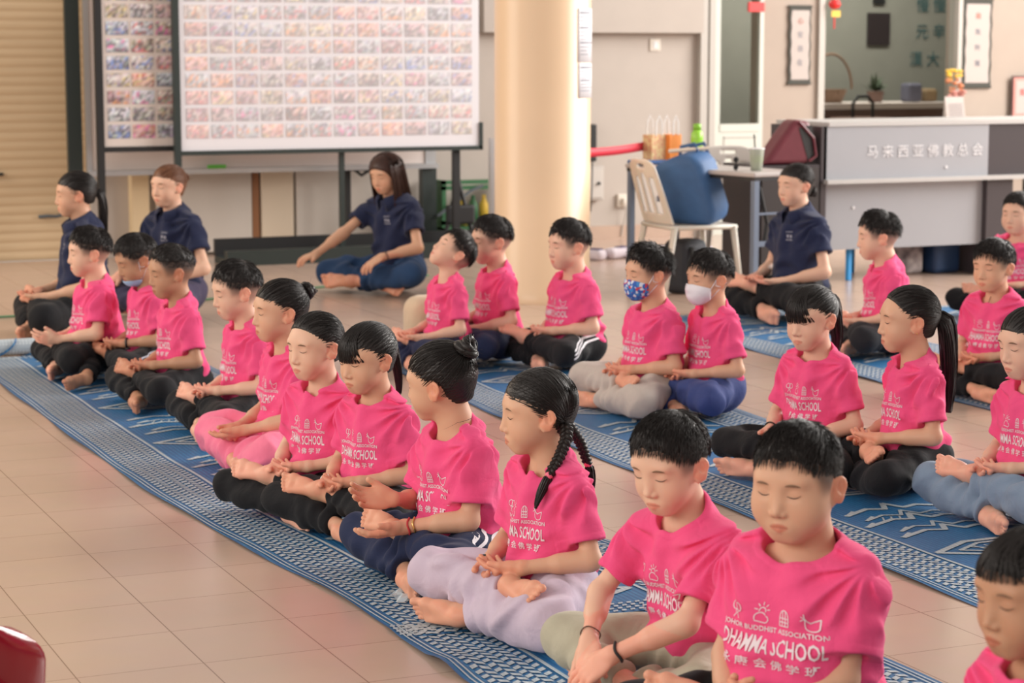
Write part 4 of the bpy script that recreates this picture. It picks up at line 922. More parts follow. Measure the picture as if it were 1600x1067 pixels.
# black folding frame under the boards
ff = empty('folding_table', (0, 14.3, 0), 0, 'black folded table legs standing behind the long haired woman', 'folding table')
MB().box((5.05, 0, .03), (5.085, .03, .60)).build('leg', M['black'], ff); MB().box((5.27, 0, .03), (5.30, .03, .60)).build('leg', M['black'], ff)
MB().box((5.05, 0, .58), (5.30, .03, .61)).tube([(5.1, .0, .6), (5.16, -.02, .55), (5.25, 0, .6)], .012).build('crossbar', M['black'], ff)
MB().tube([(4.9, -.08, .02), (5.1, 0, .10), (5.35, 0, .07)], .02).build('foot_bar', M['black'], ff)
# green crate with bottles and a dark trolley right of it
M['crate'] = mat('crate_green', (.03, .13, .05), .5); M['yellow_pl'] = mat('yellow_plastic', (.75, .50, .06), .5)
cr_ = empty('shelf_trolley', (6.06, 14.24, 0), 0, 'dark green slatted trolley under the photo board, left of the pillar', 'trolley')
b = MB(); [b.box((-.30, 0, zz), (.30, .03, zz+.03)) for zz in (.08, .18, .43, .47)]; b.box((-.30, .0, .05), (-.27, .3, .5)).box((.27, 0, .05), (.30, .3, .5)).box((-.30, 0, .14), (.30, .3, .16)); b.build('frame', M['crate'], cr_)
MB().tube([(-.36, -.05, .25), (-.1, -.04, .42), (.0, -.04, .46)], .012).build('strut', M['grey_steel'], cr_)
for i in range(3):
    o = MB().lathe([(0, 0), (.035, 0), (.035, .15), (.015, .19), (.015, .22), (0, .22)], (5.97+i*.085, 14.37, .161), 14).build('plastic_bottle', M['yellow_pl'] if i != 1 else M['crate'], smooth=True); tag(o, ['yellow plastic bottle at the left end of the green trolley', 'green plastic bottle between the yellow ones on the trolley', 'yellow plastic bottle at the right end of the green trolley'][i], 'bottle', 'bottles on the green trolley')
fn = empty('folded_easel', (5.80, 14.02, 0), 0, 'black folded tripod easel standing under the right end of the photo board', 'easel')
for a, c in (((-.14, 0, 0), (0, .02, .52)), ((.14, 0, 0), (.0, .02, .52)), ((.03, .12, 0), (0, .02, .52))): MB().tube([a, c], .016, 8).build('leg', M['black'], fn)
MB().rbox((-.10, -.02, .20), (.12, .03, .34), .02).build('hub', M['black'], fn)
pn = empty('narrow_board', (5.37, 12.35, 0), 0, 'grey framed board seen edge-on at the left side of the pillar', 'board')
MB().box((-.045, 0, .02), (-.022, .04, .88)).build('frame', M['alu'], pn); MB().box((-.022, .01, .02), (.008, .035, .86)).build('panel', mat('lilac_grey', (.50, .43, .45), .5), pn)

# ------------------------------------------------------------------ back wall fittings
sw = empty('light_switch', (7.63, 14.5, 1.59), 0, 'square white light switch high on the back wall right of the pillar', 'switch')
MB().rbox((-.045, -.012, -.045), (.045, 0, .045), .004).build('plate', M['plate'], sw); MB().rbox((-.02, -.018, -.028), (.02, -.012, .028), .003, 1).build('rocker', M['white'], sw)
sw.location = (7.66, 14.6, 1.47)
so = empty('wall_socket', (7.39, 14.6, .29), 0, 'cream wall socket with a plug and thin cable near the floor', 'socket')
MB().rbox((-.05, -.03, -.05), (.05, 0, .05), .006).build('plate', M['plate'], so); MB().rbox((-.02, -.06, -.03), (.02, -.03, .02), .008).build('plug', M['plate'], so)
MB().tube([(0, -.05, -.03), (.01, -.05, -.1), (-.01, -.03, -.2), (-.02, -.03, -.27)], .005, 6).build('cable', M['box_grey'], so)
eb = empty('electrical_box', (7.10, 14.6, .43), 0, 'grey electrical box on the back wall just right of the pillar', 'electrical box')
MB().rbox((-.13, -.07, -.13), (.10, 0, .13), .01).build('housing', M['box_grey'], eb); MB().rbox((-.11, -.078, -.11), (.08, -.07, .11), .005, 1).build('door', mat('grey_box_door', (.56, .52, .48), .5), eb); MB().tube([(.05, -.08, 0), (.05, -.095, 0)], .012, 10).build('latch', M['black'], eb)
bp = empty('barrier_post', (6.90, 14.0, 0), 0, 'black tape dispenser hanging on the wall right of the pillar with a strap', 'barrier unit')
bp.location = (7.04, 14.44, 0); MB().rbox((0, 0, .60), (.055, .07, .88), .01).build('housing', M['black'], bp); MB().tube([(.03, .03, .60), (.028, .03, .4), (.02, .035, .22)], .006, 6).build('strap', M['black'], bp); MB().rbox((-.10, .03, .57), (-.01, .08, .90), .006).build('back_plate', M['box_grey'], bp)
M['red_tape'] = mat('red_webbing', (.62, .025, .05), .6)
V = []; F = []
for i in range(13):
    t = i/12; x = 5.38+(6.10-5.38)*t; y = 11.2+(11.68-11.2)*t; zc = .835-.010*math.sin(math.pi*t)+.015*t; V += [(x, y, zc-.026), (x, y, zc+.026)]
F = [(2*i, 2*i+2, 2*i+3, 2*i+1) for i in range(12)]
o = link('barrier_tape', npmesh('tape', V, F), M['red_tape']); md = o.modifiers.new('s', 'SOLIDIFY'); md.thickness = .003; tag(o, 'red barrier tape stretched from the pillar towards the gift bags', 'tape')

# door, window of the office behind
dr = empty('door_1', (0, 14.6, 0)); tag(dr, kind='structure')
MB().box((8.03, -.06, 0), (8.09, .1, 2.2)).box((8.12, -.04, 0), (8.17, .1, 2.2)).box((8.03, -.06, 2.14), (8.62, .1, 2.2)).build('door_frame', M['frame_paint'], dr)
MB().box((8.09, -.01, 0), (8.12, .1, 2.2)).build('door_seal', M['dark_green'], dr)
b = MB(); b.box((8.17, 0, 0), (8.235, .04, 2.14)).box((8.585, 0, 0), (8.62, .04, 2.14)).box((8.235, 0, .0), (8.585, .04, .855)).box((8.235, 0, 2.05), (8.585, .04, 2.14)).box((8.235, -.006, .80), (8.585, .0, .86)); b.build('door_leaf', M['door_paint'], dr)
gl = M['glass'] = mat('window_glass', (.86, .88, .84), .03, Transmission_Weight=1.0, Alpha=1.0); bsdf(gl).inputs['IOR'].default_value = 1.1
MB().box((8.235, .012, .855), (8.585, .018, 2.05)).build('door_glass', gl, dr)
b = MB(); b.box((8.27, -.004, .10), (8.28, -.0, .76)).box((8.55, -.004, .10), (8.56, 0, .76)).box((8.27, -.004, .75), (8.56, 0, .76)); b.build('door_moulding', M['frame_paint'], dr)
o = MB().rbox((8.46, 14.56, 1.725), (8.60, 14.585, 1.80), .004).build('door_sign', mat('sign_red', (.75, .05, .05), .5)); tag(o, 'red sign at the top of the dark glass office door', 'sign')
wn_ = empty('window_1', (0, 14.6, 0)); tag(wn_, kind='structure')
MB().box((9.11, -.03, .85), (9.15, .1, 2.3)).box((9.155, -.02, .86), (9.17, .08, 2.3)).box((10.43, -.03, .85), (10.47, .1, 2.3)).box((9.11, -.05, .82), (10.47, .1, .87)).build('window_frame', M['frame_paint'], wn_)
MB().box((9.16, .03, .87), (10.44, .036, 2.3)).build('window_pane', gl, wn_)
ol = area('office_fill', (10.2, 16.0, 2.9), (10.2, 16.2, 0), 3, .6, 95, (1, .95, .88))  # added area light to brighten the office, no fixture modelled
# the office behind the glass
M['office'] = noisy(mat('office_wall', (.26, .26, .225), .7), 5, .1); M['office_d'] = noisy(mat('office_wall_dark', (.10, .095, .085), .7), 5, .15)
o = MB().box((7.4, 17.2, 0), (13, 17.3, 3)).box((7.3, 14.8, 0), (7.4, 17.3, 3)).box((13, 14.8, 0), (13.1, 17.3, 3)).build('wall_office', M['office']); tag(o, kind='structure')
o = MB().box((7.4, 14.8, -.1), (13, 17.3, 0)).build('floor_office', M['office_d']); tag(o, kind='structure')
o = MB().box((7.3, 14.8, 3), (13.1, 17.3, 3.1)).build('ceiling_office', M['office']); tag(o, kind='structure')
dk = empty('office_desk', (0, 15.9, 0), 0, 'low wooden desk inside the office behind the window', 'desk'); M['wood_d'] = noisy(mat('dark_wood', (.16, .09, .07), .5), 12, .2)
MB().box((9.95, 0, .92), (11.4, .7, .97)).build('desk_top', M['board_cream'], dk); MB().box((10.0, .02, 0), (11.35, .66, .92)).build('cabinet', M['wood_d'], dk)
ch = empty('office_chair', (10.20, 15.6, .10), 0, 'dark office chair with rounded back in front of the desk behind glass', 'chair')
MB().tube([(-.10, 0, .76), (-.10, 0, .88), (-.05, 0, .94), (.05, 0, .94), (.10, 0, .88), (.10, 0, .76)], .014).build('back_frame', M['black'], ch); MB().rbox((-.22, -.22, .70), (.22, .2, .76), .02).build('seat', M['wood_d'], ch); MB().lathe([(.03, 0), (.03, .72)], n=12).lathe([(.24, -.1), (.24, -.07), (.03, -.04)], n=16).build('base', M['black'], ch)
hb = empty('wicker_hand_basket', (10.25, 16.2, .97), 0, 'round handled wicker basket on the office desk behind the window', 'basket'); M['wick'] = mat('wicker', (.24, .15, .10), .7)
MB().lathe([(.0, .0), (.10, 0), (.15, .12), (.14, .12), (.09, .01)], n=24).build('bowl', M['wick'], hb); MB().tube(arc_ := [(.22*math.cos(t), 0, .12+.22*math.sin(t)*1.4) for t in np.linspace(0, math.pi, 24)], .012).build('handle', M['wick'], hb)
pl_ = empty('potted_plant', (10.72, 16.2, .97), 0, 'small leafy plant on the office desk right of the basket', 'plant'); M['leaf'] = mat('leaf_green', (.06, .09, .05), .6)
b = MB(); rr = random.Random(4)
for i in range(46):
    a = rr.uniform(0, 6.28); e = rr.uniform(.1, 1.2); L = rr.uniform(.08, .2); d = np.array([math.cos(a)*math.cos(e), math.sin(a)*math.cos(e)*.6, math.sin(e)]); p = np.array([0, 0, .10]); s_ = np.array([-math.sin(a), math.cos(a), 0])*.02
    b.add([p, p+d*L*.5+s_, p+d*L, p+d*L*.5-s_], [(0, 1, 2, 3)])
b.build('leaves', M['leaf'], pl_); MB().lathe([(0, 0), (.06, 0), (.08, .1), (0, .1)], n=16).build('pot', M['wood_d'], pl_)
for i, (x, y, zz, lx, lz) in enumerate([(11.0, 16.1, .97, .16, .17), (11.22, 16.15, .97, .14, .12)]):
    o = MB().rbox((x, y, zz), (x+lx, y+.14, zz+lz), .03).build('desk_box', mat('box_mix%d' % i, [(.10, .10, .14), (.22, .15, .08)][i], .6)); tag(o, ['dark blue box on the office desk behind the glass', 'brown box at the right end of the office desk behind the glass'][i], 'box')
o = MB().box((11.27, 17.17, 1.48), (11.51, 17.2, 1.78)).build('wall_screen', mat('screen_dark', (.03, .022, .024), .3)); tag(o, 'dark square panel on the office wall seen through the window', 'panel')
o = MB().box((11.33, 17.17, 1.86), (11.45, 17.2, 1.95)).build('wall_speaker', M['black']); tag(o, 'small black speaker above the dark panel in the office', 'speaker')
M['teal_ink'] = mat('teal_ink', (.03, .11, .12), .7)
def flat_text(txt, loc, size, mt, name, rot=(math.pi/2, 0, 0), parent=None, off=0, sx=1):
    cu = bpy.data.curves.new('t', 'FONT'); cu.body = txt; cu.size = size; cu.align_x = 'CENTER'; cu.align_y = 'CENTER'; cu.resolution_u = 2; cu.offset = off; cu.extrude = .0008
    o = bpy.data.objects.new('t', cu); C.objects.link(o); bpy.context.view_layer.update(); me = bpy.data.meshes.new_from_object(o.evaluated_get(bpy.context.evaluated_depsgraph_get())); bpy.data.objects.remove(o); bpy.data.curves.remove(cu)
    me.transform(Matrix.Diagonal((sx, 1, 1, 1))); o = link(name, me, mt, parent); o.location = loc; o.rotation_euler = rot; return o
for i, (tx, x, zz) in enumerate([('慢 慢', 11.98, 1.85), ('元 辛', 11.98, 1.60), ('漢 大', 11.92, 1.34)]):
    o = flat_text(tx, (x, 17.185, zz), .15, M['teal_ink'], 'wall_lettering'); tag(o, ['top', 'middle', 'lowest'][i]+' pair of teal brushed characters on the office wall', 'lettering', 'characters on the office wall')
# hanging red ornament, scrolls, flowers, calendar and certificate
og = empty('red_ornament', (9.23, 14.55, 1.74), 0, 'small red and gold ornament hanging at the top left of the window', 'ornament'); M['red'] = mat('red_lacquer', (.75, .03, .03), .4)
MB().lathe([(0, -.04), (.035, -.03), (.05, 0), (.035, .03), (0, .04)], (0, 0, .05), 16).build('lantern', M['red'], og, smooth=True); MB().box((-.03, -.01, -.05), (.05, .0, .0)).build('tag', M['yellow_pl'], og); MB().tube([(0, 0, -.05), (0, 0, -.14)], .006).build('tassel', M['red'], og)
M['scroll_edge'] = mat('scroll_edge', (.055, .055, .045), .7); M['scroll_paper'] = mat('scroll_paper', (.50, .44, .41), .8)
def scroll(x0, x1, z0, z1, lb, chars, y=14.585):
    g_ = empty('hanging_scroll', ((x0+x1)/2, y, (z0+z1)/2), 0, lb, 'scroll'); w_, h_ = (x1-x0)/2, (z1-z0)/2; n = 30
    L = [(-w_+.004*math.sin(i*.9), -h_+2*h_*i/n) for i in range(n+1)]; Rr = [(w_+.004*math.sin(i*.9+1), -h_+2*h_*i/n) for i in range(n+1)]
    MB().prism(L+Rr[::-1], 1, -.006, .004).build('backing', M['scroll_edge'], g_); MB().prism([(a*.83, b*.90) for a, b in L]+[(a*.83, b*.90) for a, b in Rr[::-1]], 1, -.009, -.0062).build('paper', M['scroll_paper'], g_)
    MB().tube([(-w_-.01, 0, h_), (w_+.01, 0, h_)], .010).build('top_rod', M['scroll_edge'], g_); MB().tube([(-w_-.01, 0, -h_), (w_+.01, 0, -h_)], .010).build('bottom_rod', M['scroll_edge'], g_)
    for i, c in enumerate(chars): flat_text(c, (0, -.011, h_*.62-i*h_*.36), .055, M['ink'] if i else mat('faded_red', (.55, .20, .15), .8), 'brush_character', parent=g_)
scroll(8.84, 9.035, 1.17, 1.77, 'narrow hanging scroll in dark border between the office door and window', '心 安 自在'.replace(' ', ''))
scroll(10.485, 10.765, 1.13, 1.84, 'larger hanging scroll with wavy dark border right of the window', '南無阿彌')
fl = empty('flower_bouquet', (10.33, 14.46, .868), 0, 'yellow and orange paper flower arrangement in front of the window', 'flowers'); b = MB(); cm = [mat('petal_yellow', (.78, .50, .06), .6), mat('petal_orange', (.70, .28, .14), .6), mat('petal_rose', (.62, .28, .24), .6)]
for k in range(3):
    b = MB(); rr = random.Random(k)
    for i in range(15):
        c = (rr.uniform(-.08, .08), rr.uniform(-.03, .03), .26+rr.uniform(.05, .15)-(k > 0)*.08*(k)); r = rr.uniform(.014, .028); b.lathe([(0, -r*.6), (r*.8, -r*.3), (r, 0), (r*.6, r*.5), (0, r*.7)], c, 7)
    b.build('blossoms', cm[k], fl, smooth=False)
MB().lathe([(0, 0), (.04, 0), (.05, .10), (.06, .17), (.055, .17), (0, .1)], n=16).build('vase', M['wood_d'], fl, smooth=True)
ca = empty('desk_calendar', (10.27, 14.36, .87), 0, 'pale table calendar sheet standing below the flower arrangement', 'calendar'); MB().prism([(-.03, 0), (.03, 0), (.01, .19)], 0, -.10, .08).build('sheet', M['scroll_paper'], ca)
b = MB(); [b.box((-.07+i*.02, -.028+.02*(j*.02)/.19, .03+j*.02), (-.06+i*.02, -.024+.02*(j*.02)/.19, .036+j*.02)) for i in range(7) for j in range(6)]; b.build('printed_grid', M['ink'], ca)
sl = empty('window_ledge', (0, 0, 0)); bpy.data.objects.remove(sl)
o = MB().box((9.2, 14.30, .83), (11.3, 14.56, .868)).build('trim_3', M['frame_paint']); tag(o, kind='structure')
ce = empty('framed_certificate', (11.10, 14.57, 1.03), 0, 'red bordered framed certificate leaning at the right end above the grey desk', 'certificate')
MB().box((-.13, -.012, -.19), (.13, .0, .19)).build('frame', mat('brown_frame', (.10, .05, .045), .5), ce); MB().box((-.115, -.016, -.175), (.115, -.012, .175)).build('border', mat('pale_red', (.72, .30, .26), .6), ce); MB().box((-.095, -.019, -.12), (.095, -.016, .15)).build('sheet', M['scroll_paper'], ce)
flat_text('奖状', (0, -.021, .05), .06, M['red'], 'heading', parent=ce)

# ------------------------------------------------------------------ grey desk on the right, tables, chairs, bags
M['letter_grey'] = mat('letter_grey', (.74, .74, .76), .6)
gd = empty('reception_desk', (0, 11.2, 0), 0, 'large silver grey fronted desk with white characters, right side of the hall', 'desk')
M['desk_grey'] = noisy(mat('desk_laminate', (.36, .37, .40), .32), 3, .04); M['desk_dark'] = mat('desk_dark', (.055, .045, .05), .35); M['desk_edge'] = mat('desk_edge', (.50, .49, .48), .4)
MB().box((7.05, 0, .64), (8.27, .02, .965)).build('upper_panel', M['desk_grey'], gd); MB().box((7.05, -.05, .615), (9.35, .02, .64)).build('ledge', M['desk_edge'], gd); MB().box((7.08, -.01, .965), (9.35, .62, .99)).build('desk_top', M['desk_edge'], gd)
MB().box((7.10, .05, .20), (8.27, .07, .615)).build('lower_panel', M['desk_grey'], gd)
MB().box((8.27, .01, .64), (9.35, .03, .965)).build('dark_panel', M['desk_dark'], gd)
for x in (7.03, 8.27): MB().box((x, .0, 0), (x+.04 if x < 8 else x+.20, .60, .965 if x < 8 else .61)).build('side_panel', M['desk_dark'], gd)
MB().box((9.0, .02, .0), (9.4, .6, .57)).build('pedestal', M['desk_dark'], gd)
for i, c in enumerate('马来西亚佛教总会'): flat_text(c, (7.40+i*.112, -.004, .80), .085, M['letter_grey'], 'letter', parent=gd, off=.0)
for x, zz in ((7.30, .46), (7.95, .70)): MB().tube([(x, .05 if zz < .6 else .0, zz), (x, .042 if zz < .6 else -.008, zz)], .009, 10).build('screw_cap', M['white'], gd)
bc = empty('black_cabinet', (6.60, 11.20, 0), 0, 'low black cabinet beneath the side table, left of the grey desk', 'cabinet'); MB().box((0, 0, .02), (.42, .45, .735)).build('body', M['desk_dark'], bc); MB().box((.01, -.012, .04), (.41, 0, .72)).build('door', mat('cabinet_door', (.035, .028, .028), .45), bc)
hbag = empty('maroon_handbag', (7.00, 11.28, .737), 0, 'maroon leather tote bag leaning against the left end of the grey desk', 'bag'); M['maroon'] = noisy(mat('maroon_leather', (.14, .022, .035), .35), 20, .15, .2, 150)
MB().prism([(-.36, .0), (-.04, .0), (.0, .10), (-.03, .26), (-.14, .275), (-.22, .18)], 1, -.06, .10).build('bag_body', M['maroon'], hbag); b = hbag.children[0]; md = b.modifiers.new('b', 'BEVEL'); md.width = .03; md.segments = 3
MB().tube([(-.12, -.065, .26), (-.02, -.07, .16), (.0, -.07, .05), (-.05, -.07, .02)], .009).build('strap', M['maroon'], hbag); MB().prism([(-.05, .02), (-.12, .22), (-.03, .24), (-.005, .10)], 1, -.063, -.06).build('open_pocket', M['black'], hbag)
tb = empty('side_table', (6.13, 10.46, 0), math.radians(9), 'grey topped table with steel legs beside the white plastic chair', 'table'); M['table_top'] = mat('table_top_grey', (.48, .44, .42), .35); M['blue_steel'] = mat('blue_grey_steel', (.16, .20, .27), .4, .3)
MB().rbox((0, 0, .715), (.40, 1.25, .74), .006, 1).build('table_top', M['table_top'], tb); MB().box((.01, .01, .695), (.39, 1.24, .715)).build('apron', M['black'], tb)
for x, y in ((.01, .01), (.355, .01), (.01, 1.20), (.355, 1.20)): MB().box((x, y, 0), (x+.035, y+.035, .695)).build('leg', M['blue_steel'], tb)
MB().box((.04, .015, .32), (.36, .04, .35)).box((.04, .015, .50), (.36, .03, .512)).build('crossbar', M['blue_steel'], tb); MB().tube([(.06, .03, .66), (.12, .03, .45), (.1, .03, .34)], .012).build('brace', M['black'], tb)
cu = empty('drink_cup', (6.27, 10.68, .74), 0, 'clear plastic cup of pale green drink with a straw on the side table', 'cup')
MB().lathe([(0, .004), (.030, .004), (.038, .085), (0, .085)], n=24).build('drink', mat('green_drink', (.42, .58, .16), .3), cu, smooth=True)
MB().lathe([(0, 0), (.032, 0), (.044, .12), (.046, .125), (.040, .122), (.031, .005)], n=24).build('cup_body', mat('clear_plastic', (.80, .85, .75), .15, Transmission_Weight=.6), cu, smooth=True); MB().lathe([(0, .124), (.047, .124), (.047, .130), (0, .134)], n=24).build('lid', M['white'], cu); MB().tube([(0, 0, .05), (-.02, 0, .21)], .004, 6).build('straw', M['black'], cu)
ky = empty('sunglasses', (6.17, 10.74, .74), 0, 'black sunglasses standing on edge left of the green drink cup', 'sunglasses'); MB().tube([(0, 0, .018), (.0, .005, .019)], .016, 14).tube([(0, 0, .062), (0, .005, .063)], .016, 14).build('lens', M['black_plastic'], ky); MB().tube([(.0, 0, 0), (0, 0, .08)], .004).build('frame', M['black_plastic'], ky)
cl_ = MB().rbox((5.93, 11.50, .742), (6.15, 11.66, .765), .012).build('folded_cloth', mat('blue_cloth', (.06, .13, .32), .8)); tag(cl_, 'folded blue cloth at the far left corner of the side table', 'cloth')
def gift_bag(x, w_, col, lb, z0=.742):
    g_ = empty('gift_bag', (x, 11.62, z0), .3, lb, 'gift bag', 'gift bags on the side table'); MB().prism([(-.04, 0), (.04, 0), (.04, .175), (-.04, .175)], 0, -w_/2, w_/2).build('bag_body', col, g_)
    for y in (-.05, .05): MB().tube([(-w_*.22, y*.8, .17), (-w_*.20, y*.8, .25), (0, y*.8, .29), (w_*.20, y*.8, .25), (w_*.22, y*.8, .17)], .005, 6).build('handle', M['white'], g_)
m = mat('patterned_paper', (.7, .5, .3), .6); m, r = ramp_noise(m, (.70, .55, .28), (.62, .30, .18), 45, 1); M['gift1'] = m
gift_bag(6.10, .12, M['gift1'], 'cream patterned gift bag, left of the two gift bags on the side table'); gift_bag(6.215, .10, mat('orange_paper', (.85, .28, .06), .5), 'orange gift bag, right of the two gift bags on the side table')
wbt = empty('water_bottle', (6.33, 11.50, .742), 0, 'bright green water bottle standing right of the orange gift bag', 'bottle'); M['lime'] = mat('lime_plastic', (.30, .62, .06), .25)
MB().lathe([(0, 0), (.036, 0), (.038, .04), (.034, .09), (.038, .15), (.035, .185), (.022, .205), (0, .205)], n=24).build('bottle_body', M['lime'], wbt, smooth=True); MB().lathe([(0, .205), (.025, .205), (.025, .24), (0, .243)], n=20).build('cap', mat('lime_cap', (.22, .5, .04), .35), wbt, smooth=True)
# the plastic chairs
M['chair_white'] = mat('chair_plastic', (.72, .68, .60), .35, Subsurface_Weight=.1, Subsurface_Scale=.02)
M['chair_grey'] = mat('chair_plastic_grey', (.52, .48, .45), .4)
def plastic_chair(loc, rz, mt, lb):
    g_ = empty('plastic_chair', (*loc, 0), rz, lb, 'chair')
    # faces +y; seat 0.42, back to 0.80
    V = []; F = []; nx, ny = 13, 13
    for j in range(ny):
        for i in range(nx):
            x = (i/(nx-1)-.5)*.44; y = (j/(ny-1)-.5)*.42; e = max(abs(x)/.22, abs(y)/.21); V.append((x*(1-.05*(y < 0)), y, .42-.012*(1-e*e)-.02*max(0, e-.9)*10*.5))
    F = [(j*nx+i, j*nx+i+1, (j+1)*nx+i+1, (j+1)*nx+i) for j in range(ny-1) for i in range(nx-1)]
    o = link('seat', npmesh('seat', V, F), mt, g_); md = o.modifiers.new('s', 'SOLIDIFY'); md.thickness = .012
    MB().tube([(-.21, -.2, .405), (-.21, .2, .405), (.21, .2, .405), (.21, -.2, .405)], .014, 8, closed=True).build('seat_rim', mt, g_, smooth=True)
    for sx_, sy_ in ((-1, -1), (1, -1), (-1, 1), (1, 1)):
        b = MB(); t = (sx_*.20, sy_*.19, .41); e = (sx_*.235, sy_*(.235 if sy_ > 0 else .27), 0)
        b.tube([t, ((t[0]+e[0])/2, (t[1]+e[1])/2, .2), e], [.030, .024, .020], 8, flat=.55); b.build('leg', mt, g_, smooth=True)
    # one-piece back with a handle slot and three long openings
    back = lambda u, v: np.array([u*(.20-.035*v*v), -.20-.115*v-.02*(1-u*u), .42+.38*v*(1-.10*u*u*u*u)])
    bm = bmesh.new(); nu, nv = 36, 36; g2 = {}
    def hole(u, v):
        if abs(u) < .26 and .86 < v < .93: return True
        for c, w2 in ((-.52, .17), (0, .17), (.52, .17)):
            if abs(u-c) < w2*(1-.6*max(0, (v-.6)/.2)**2 if v > .6 else 1) and .18 < v < .78-(.06 if c else 0): return True
        return False
    VV = [back(-1+2*i/nu, j/nv) for j in range(nv+1) for i in range(nu+1)]; FF = []
    for j in range(nv):
        for i in range(nu):
            u, v = -1+2*(i+.5)/nu, (j+.5)/nv
            if hole(u, v): continue
            k = j*(nu+1)+i; FF.append((k, k+1, k+nu+2, k+nu+1))
    o = link('backrest', npmesh('backrest', VV, FF), mt, g_); md = o.modifiers.new('s', 'SOLIDIFY'); md.thickness = .012; md = o.modifiers.new('b', 'SMOOTH'); md.iterations = 3; md.factor = .4
    return g_
plastic_chair((6.05, 11.08), math.radians(-92), M['chair_white'], 'white plastic chair with slotted back holding a blue bag')
plastic_chair((6.95, 12.1), math.radians(160), M['chair_grey'], 'greyish plastic chair half hidden behind the blue bag and table')
bb = empty('blue_bag', (6.06, 11.06, .425), math.radians(-60), 'large blue fabric bag standing on the seat of the white plastic chair', 'bag'); M['blue_fab'] = noisy(mat('blue_nylon', (.040, .115, .27), .6), 14, .2, .3, 60, dist=.004)
MB().prism([(-.11, .0), (.19, .0), (.215, .09), (.15, .36), (.10, .42), (-.02, .41), (-.19, .35), (-.17, .25)], 1, -.11, .11).build('bag_body', M['blue_fab'], bb); b = bb.children[0]; md = b.modifiers.new('b', 'BEVEL'); md.width = .05; md.segments = 4
for pl in b.data.polygons: pl.use_smooth = True
b.data.transform(Matrix.Rotation(math.radians(10), 4, 'X'))
for y in (-.05, .06): MB().tube([(-.06, y, .36), (-.05, y, .44), (.04, y, .46), (.08, y, .38)], .012, 8, flat=.4).build('handle', M['blue_fab'], bb, smooth=True)
b = MB(); b.box((-.155, -.15, .12), (-.143, .02, .155)); b.build('white_band', M['grey_print'], bb)
o = MB().tube([(5.88, 11.02, .845), (6.12, 10.98, .86)], .011, 8).build('rolled_paper', mat('rolled_paper', (.62, .52, .42), .6)); tag(o, 'pale rolled sheet lying across the top of the blue bag', 'roll')
rk = empty('black_backpack', (6.05, 11.12, 0), .4, 'black backpack on the floor under the white plastic chair', 'backpack'); MB().rbox((-.12, -.09, 0), (.12, .09, .32), .05).build('bag_body', mat('black_nylon', (.03, .035, .045), .7), rk); MB().tube([(-.06, -.10, .28), (-.08, -.12, .15), (-.06, -.10, .03)], .012).build('strap', M['black'], rk)
# blue stool and cartons under the grey desk
st = empty('plastic_stool', (7.45, 11.5, 0), .2, 'bright blue plastic stool pushed under the grey desk', 'stool'); M['stool_blue'] = mat('stool_blue', (.02, .27, .62), .35)
MB().rbox((-.16, -.15, .40), (.16, .15, .43), .012).build('seat', M['stool_blue'], st)
for sx_ in (-1, 1):
    for sy_ in (-1, 1): MB().tube([(sx_*.13, sy_*.12, .41), (sx_*.18, sy_*.17, 0)], [.03, .026], 6, flat=.6).build('leg', M['stool_blue'], st)
m = mat('mixed_fabric', (.3, .28, .28), .8); m, r = ramp_noise(m, (.10, .08, .09), (.52, .46, .45), 9, 2); M['mixed'] = m
for i, (x, y, w_, d_, h_, mt, nm, lb) in enumerate([(7.86, 11.55, .24, .2, .34, M['mixed'], 'shopping_bag', 'patterned grey shopping bag under the grey desk beside the blue stool'), (8.12, 11.5, .22, .2, .22, mat('navy_box', (.012, .04, .11), .5), 'storage_box', 'dark blue box on the floor under the middle of the grey desk'), (8.38, 11.58, .22, .2, .34, noisy(mat('pale_bag', (.42, .38, .38), .7), 12, .3), 'carrier_bag', 'pale carrier bag with teal marks under the right part of the grey desk')]):
    g_ = empty(nm, (x, y, 0), .1*i, lb, 'bag' if i != 1 else 'box'); MB().rbox((-w_/2, -d_/2, 0), (w_/2, d_/2, h_), .03).build('body', mt, g_)
    if i != 1: MB().tube([(-.05, -d_/2, h_-.02), (-.04, -d_/2, h_+.06), (.04, -d_/2, h_+.06), (.05, -d_/2, h_-.02)], .006).build('handle', M['white'], g_)
    if i == 2: MB().box((-.05, -.103, .12), (.06, -.1, .22)).build('teal_mark', M['teal_ink'], g_)
# cream bag behind the far end of the second row, shoes by the wall, green cable on the floor
b = MB(); rr = random.Random(2)
o = MB().rbox((3.52, 9.05, .012), (3.72, 9.25, .30), .07, 4).build('cushion_bag', cloth('cream_canvas', (.62, .48, .33)), smooth=True); tag(o, 'upright cream cloth bag behind the child tilting back his head', 'bag')
for i in range(5):
    g_ = empty('shoe', (6.42+i*.21, 13.15+.02*(i % 2), 0), rr.uniform(-.5, .5)+1.57*(i % 2), ['white and navy shoe nearest the pillar in the row by the wall', 'white shoe with dark opening, second from the pillar by the wall', 'white shoe in the middle of the row by the wall', 'white shoe, second from the right end of the row by the wall', 'white shoe nearest the chair legs in the row by the wall'][i], 'shoe', 'shoes by the back wall')
    MB().rbox((-.05, -.11, 0), (.05, .11, .075), .03).build('upper', mat('shoe_white', (.62, .55, .60), .6), g_); MB().rbox((-.028, -.09, .065), (.028, .0, .082), .01).build('opening', mat('shoe_dark', (.06, .04, .11), .7), g_)
o = MB().tube([(-1, 11.6, .006), (1.4, 11.5, .006), (2.6, 11.55, .006), (5.0, 12.6, .006)], .006, 6).build('floor_cable', mat('green_cable', (.12, .30, .16), .6)); tag(o, 'thin green cable lying across the floor behind the women', 'cable')
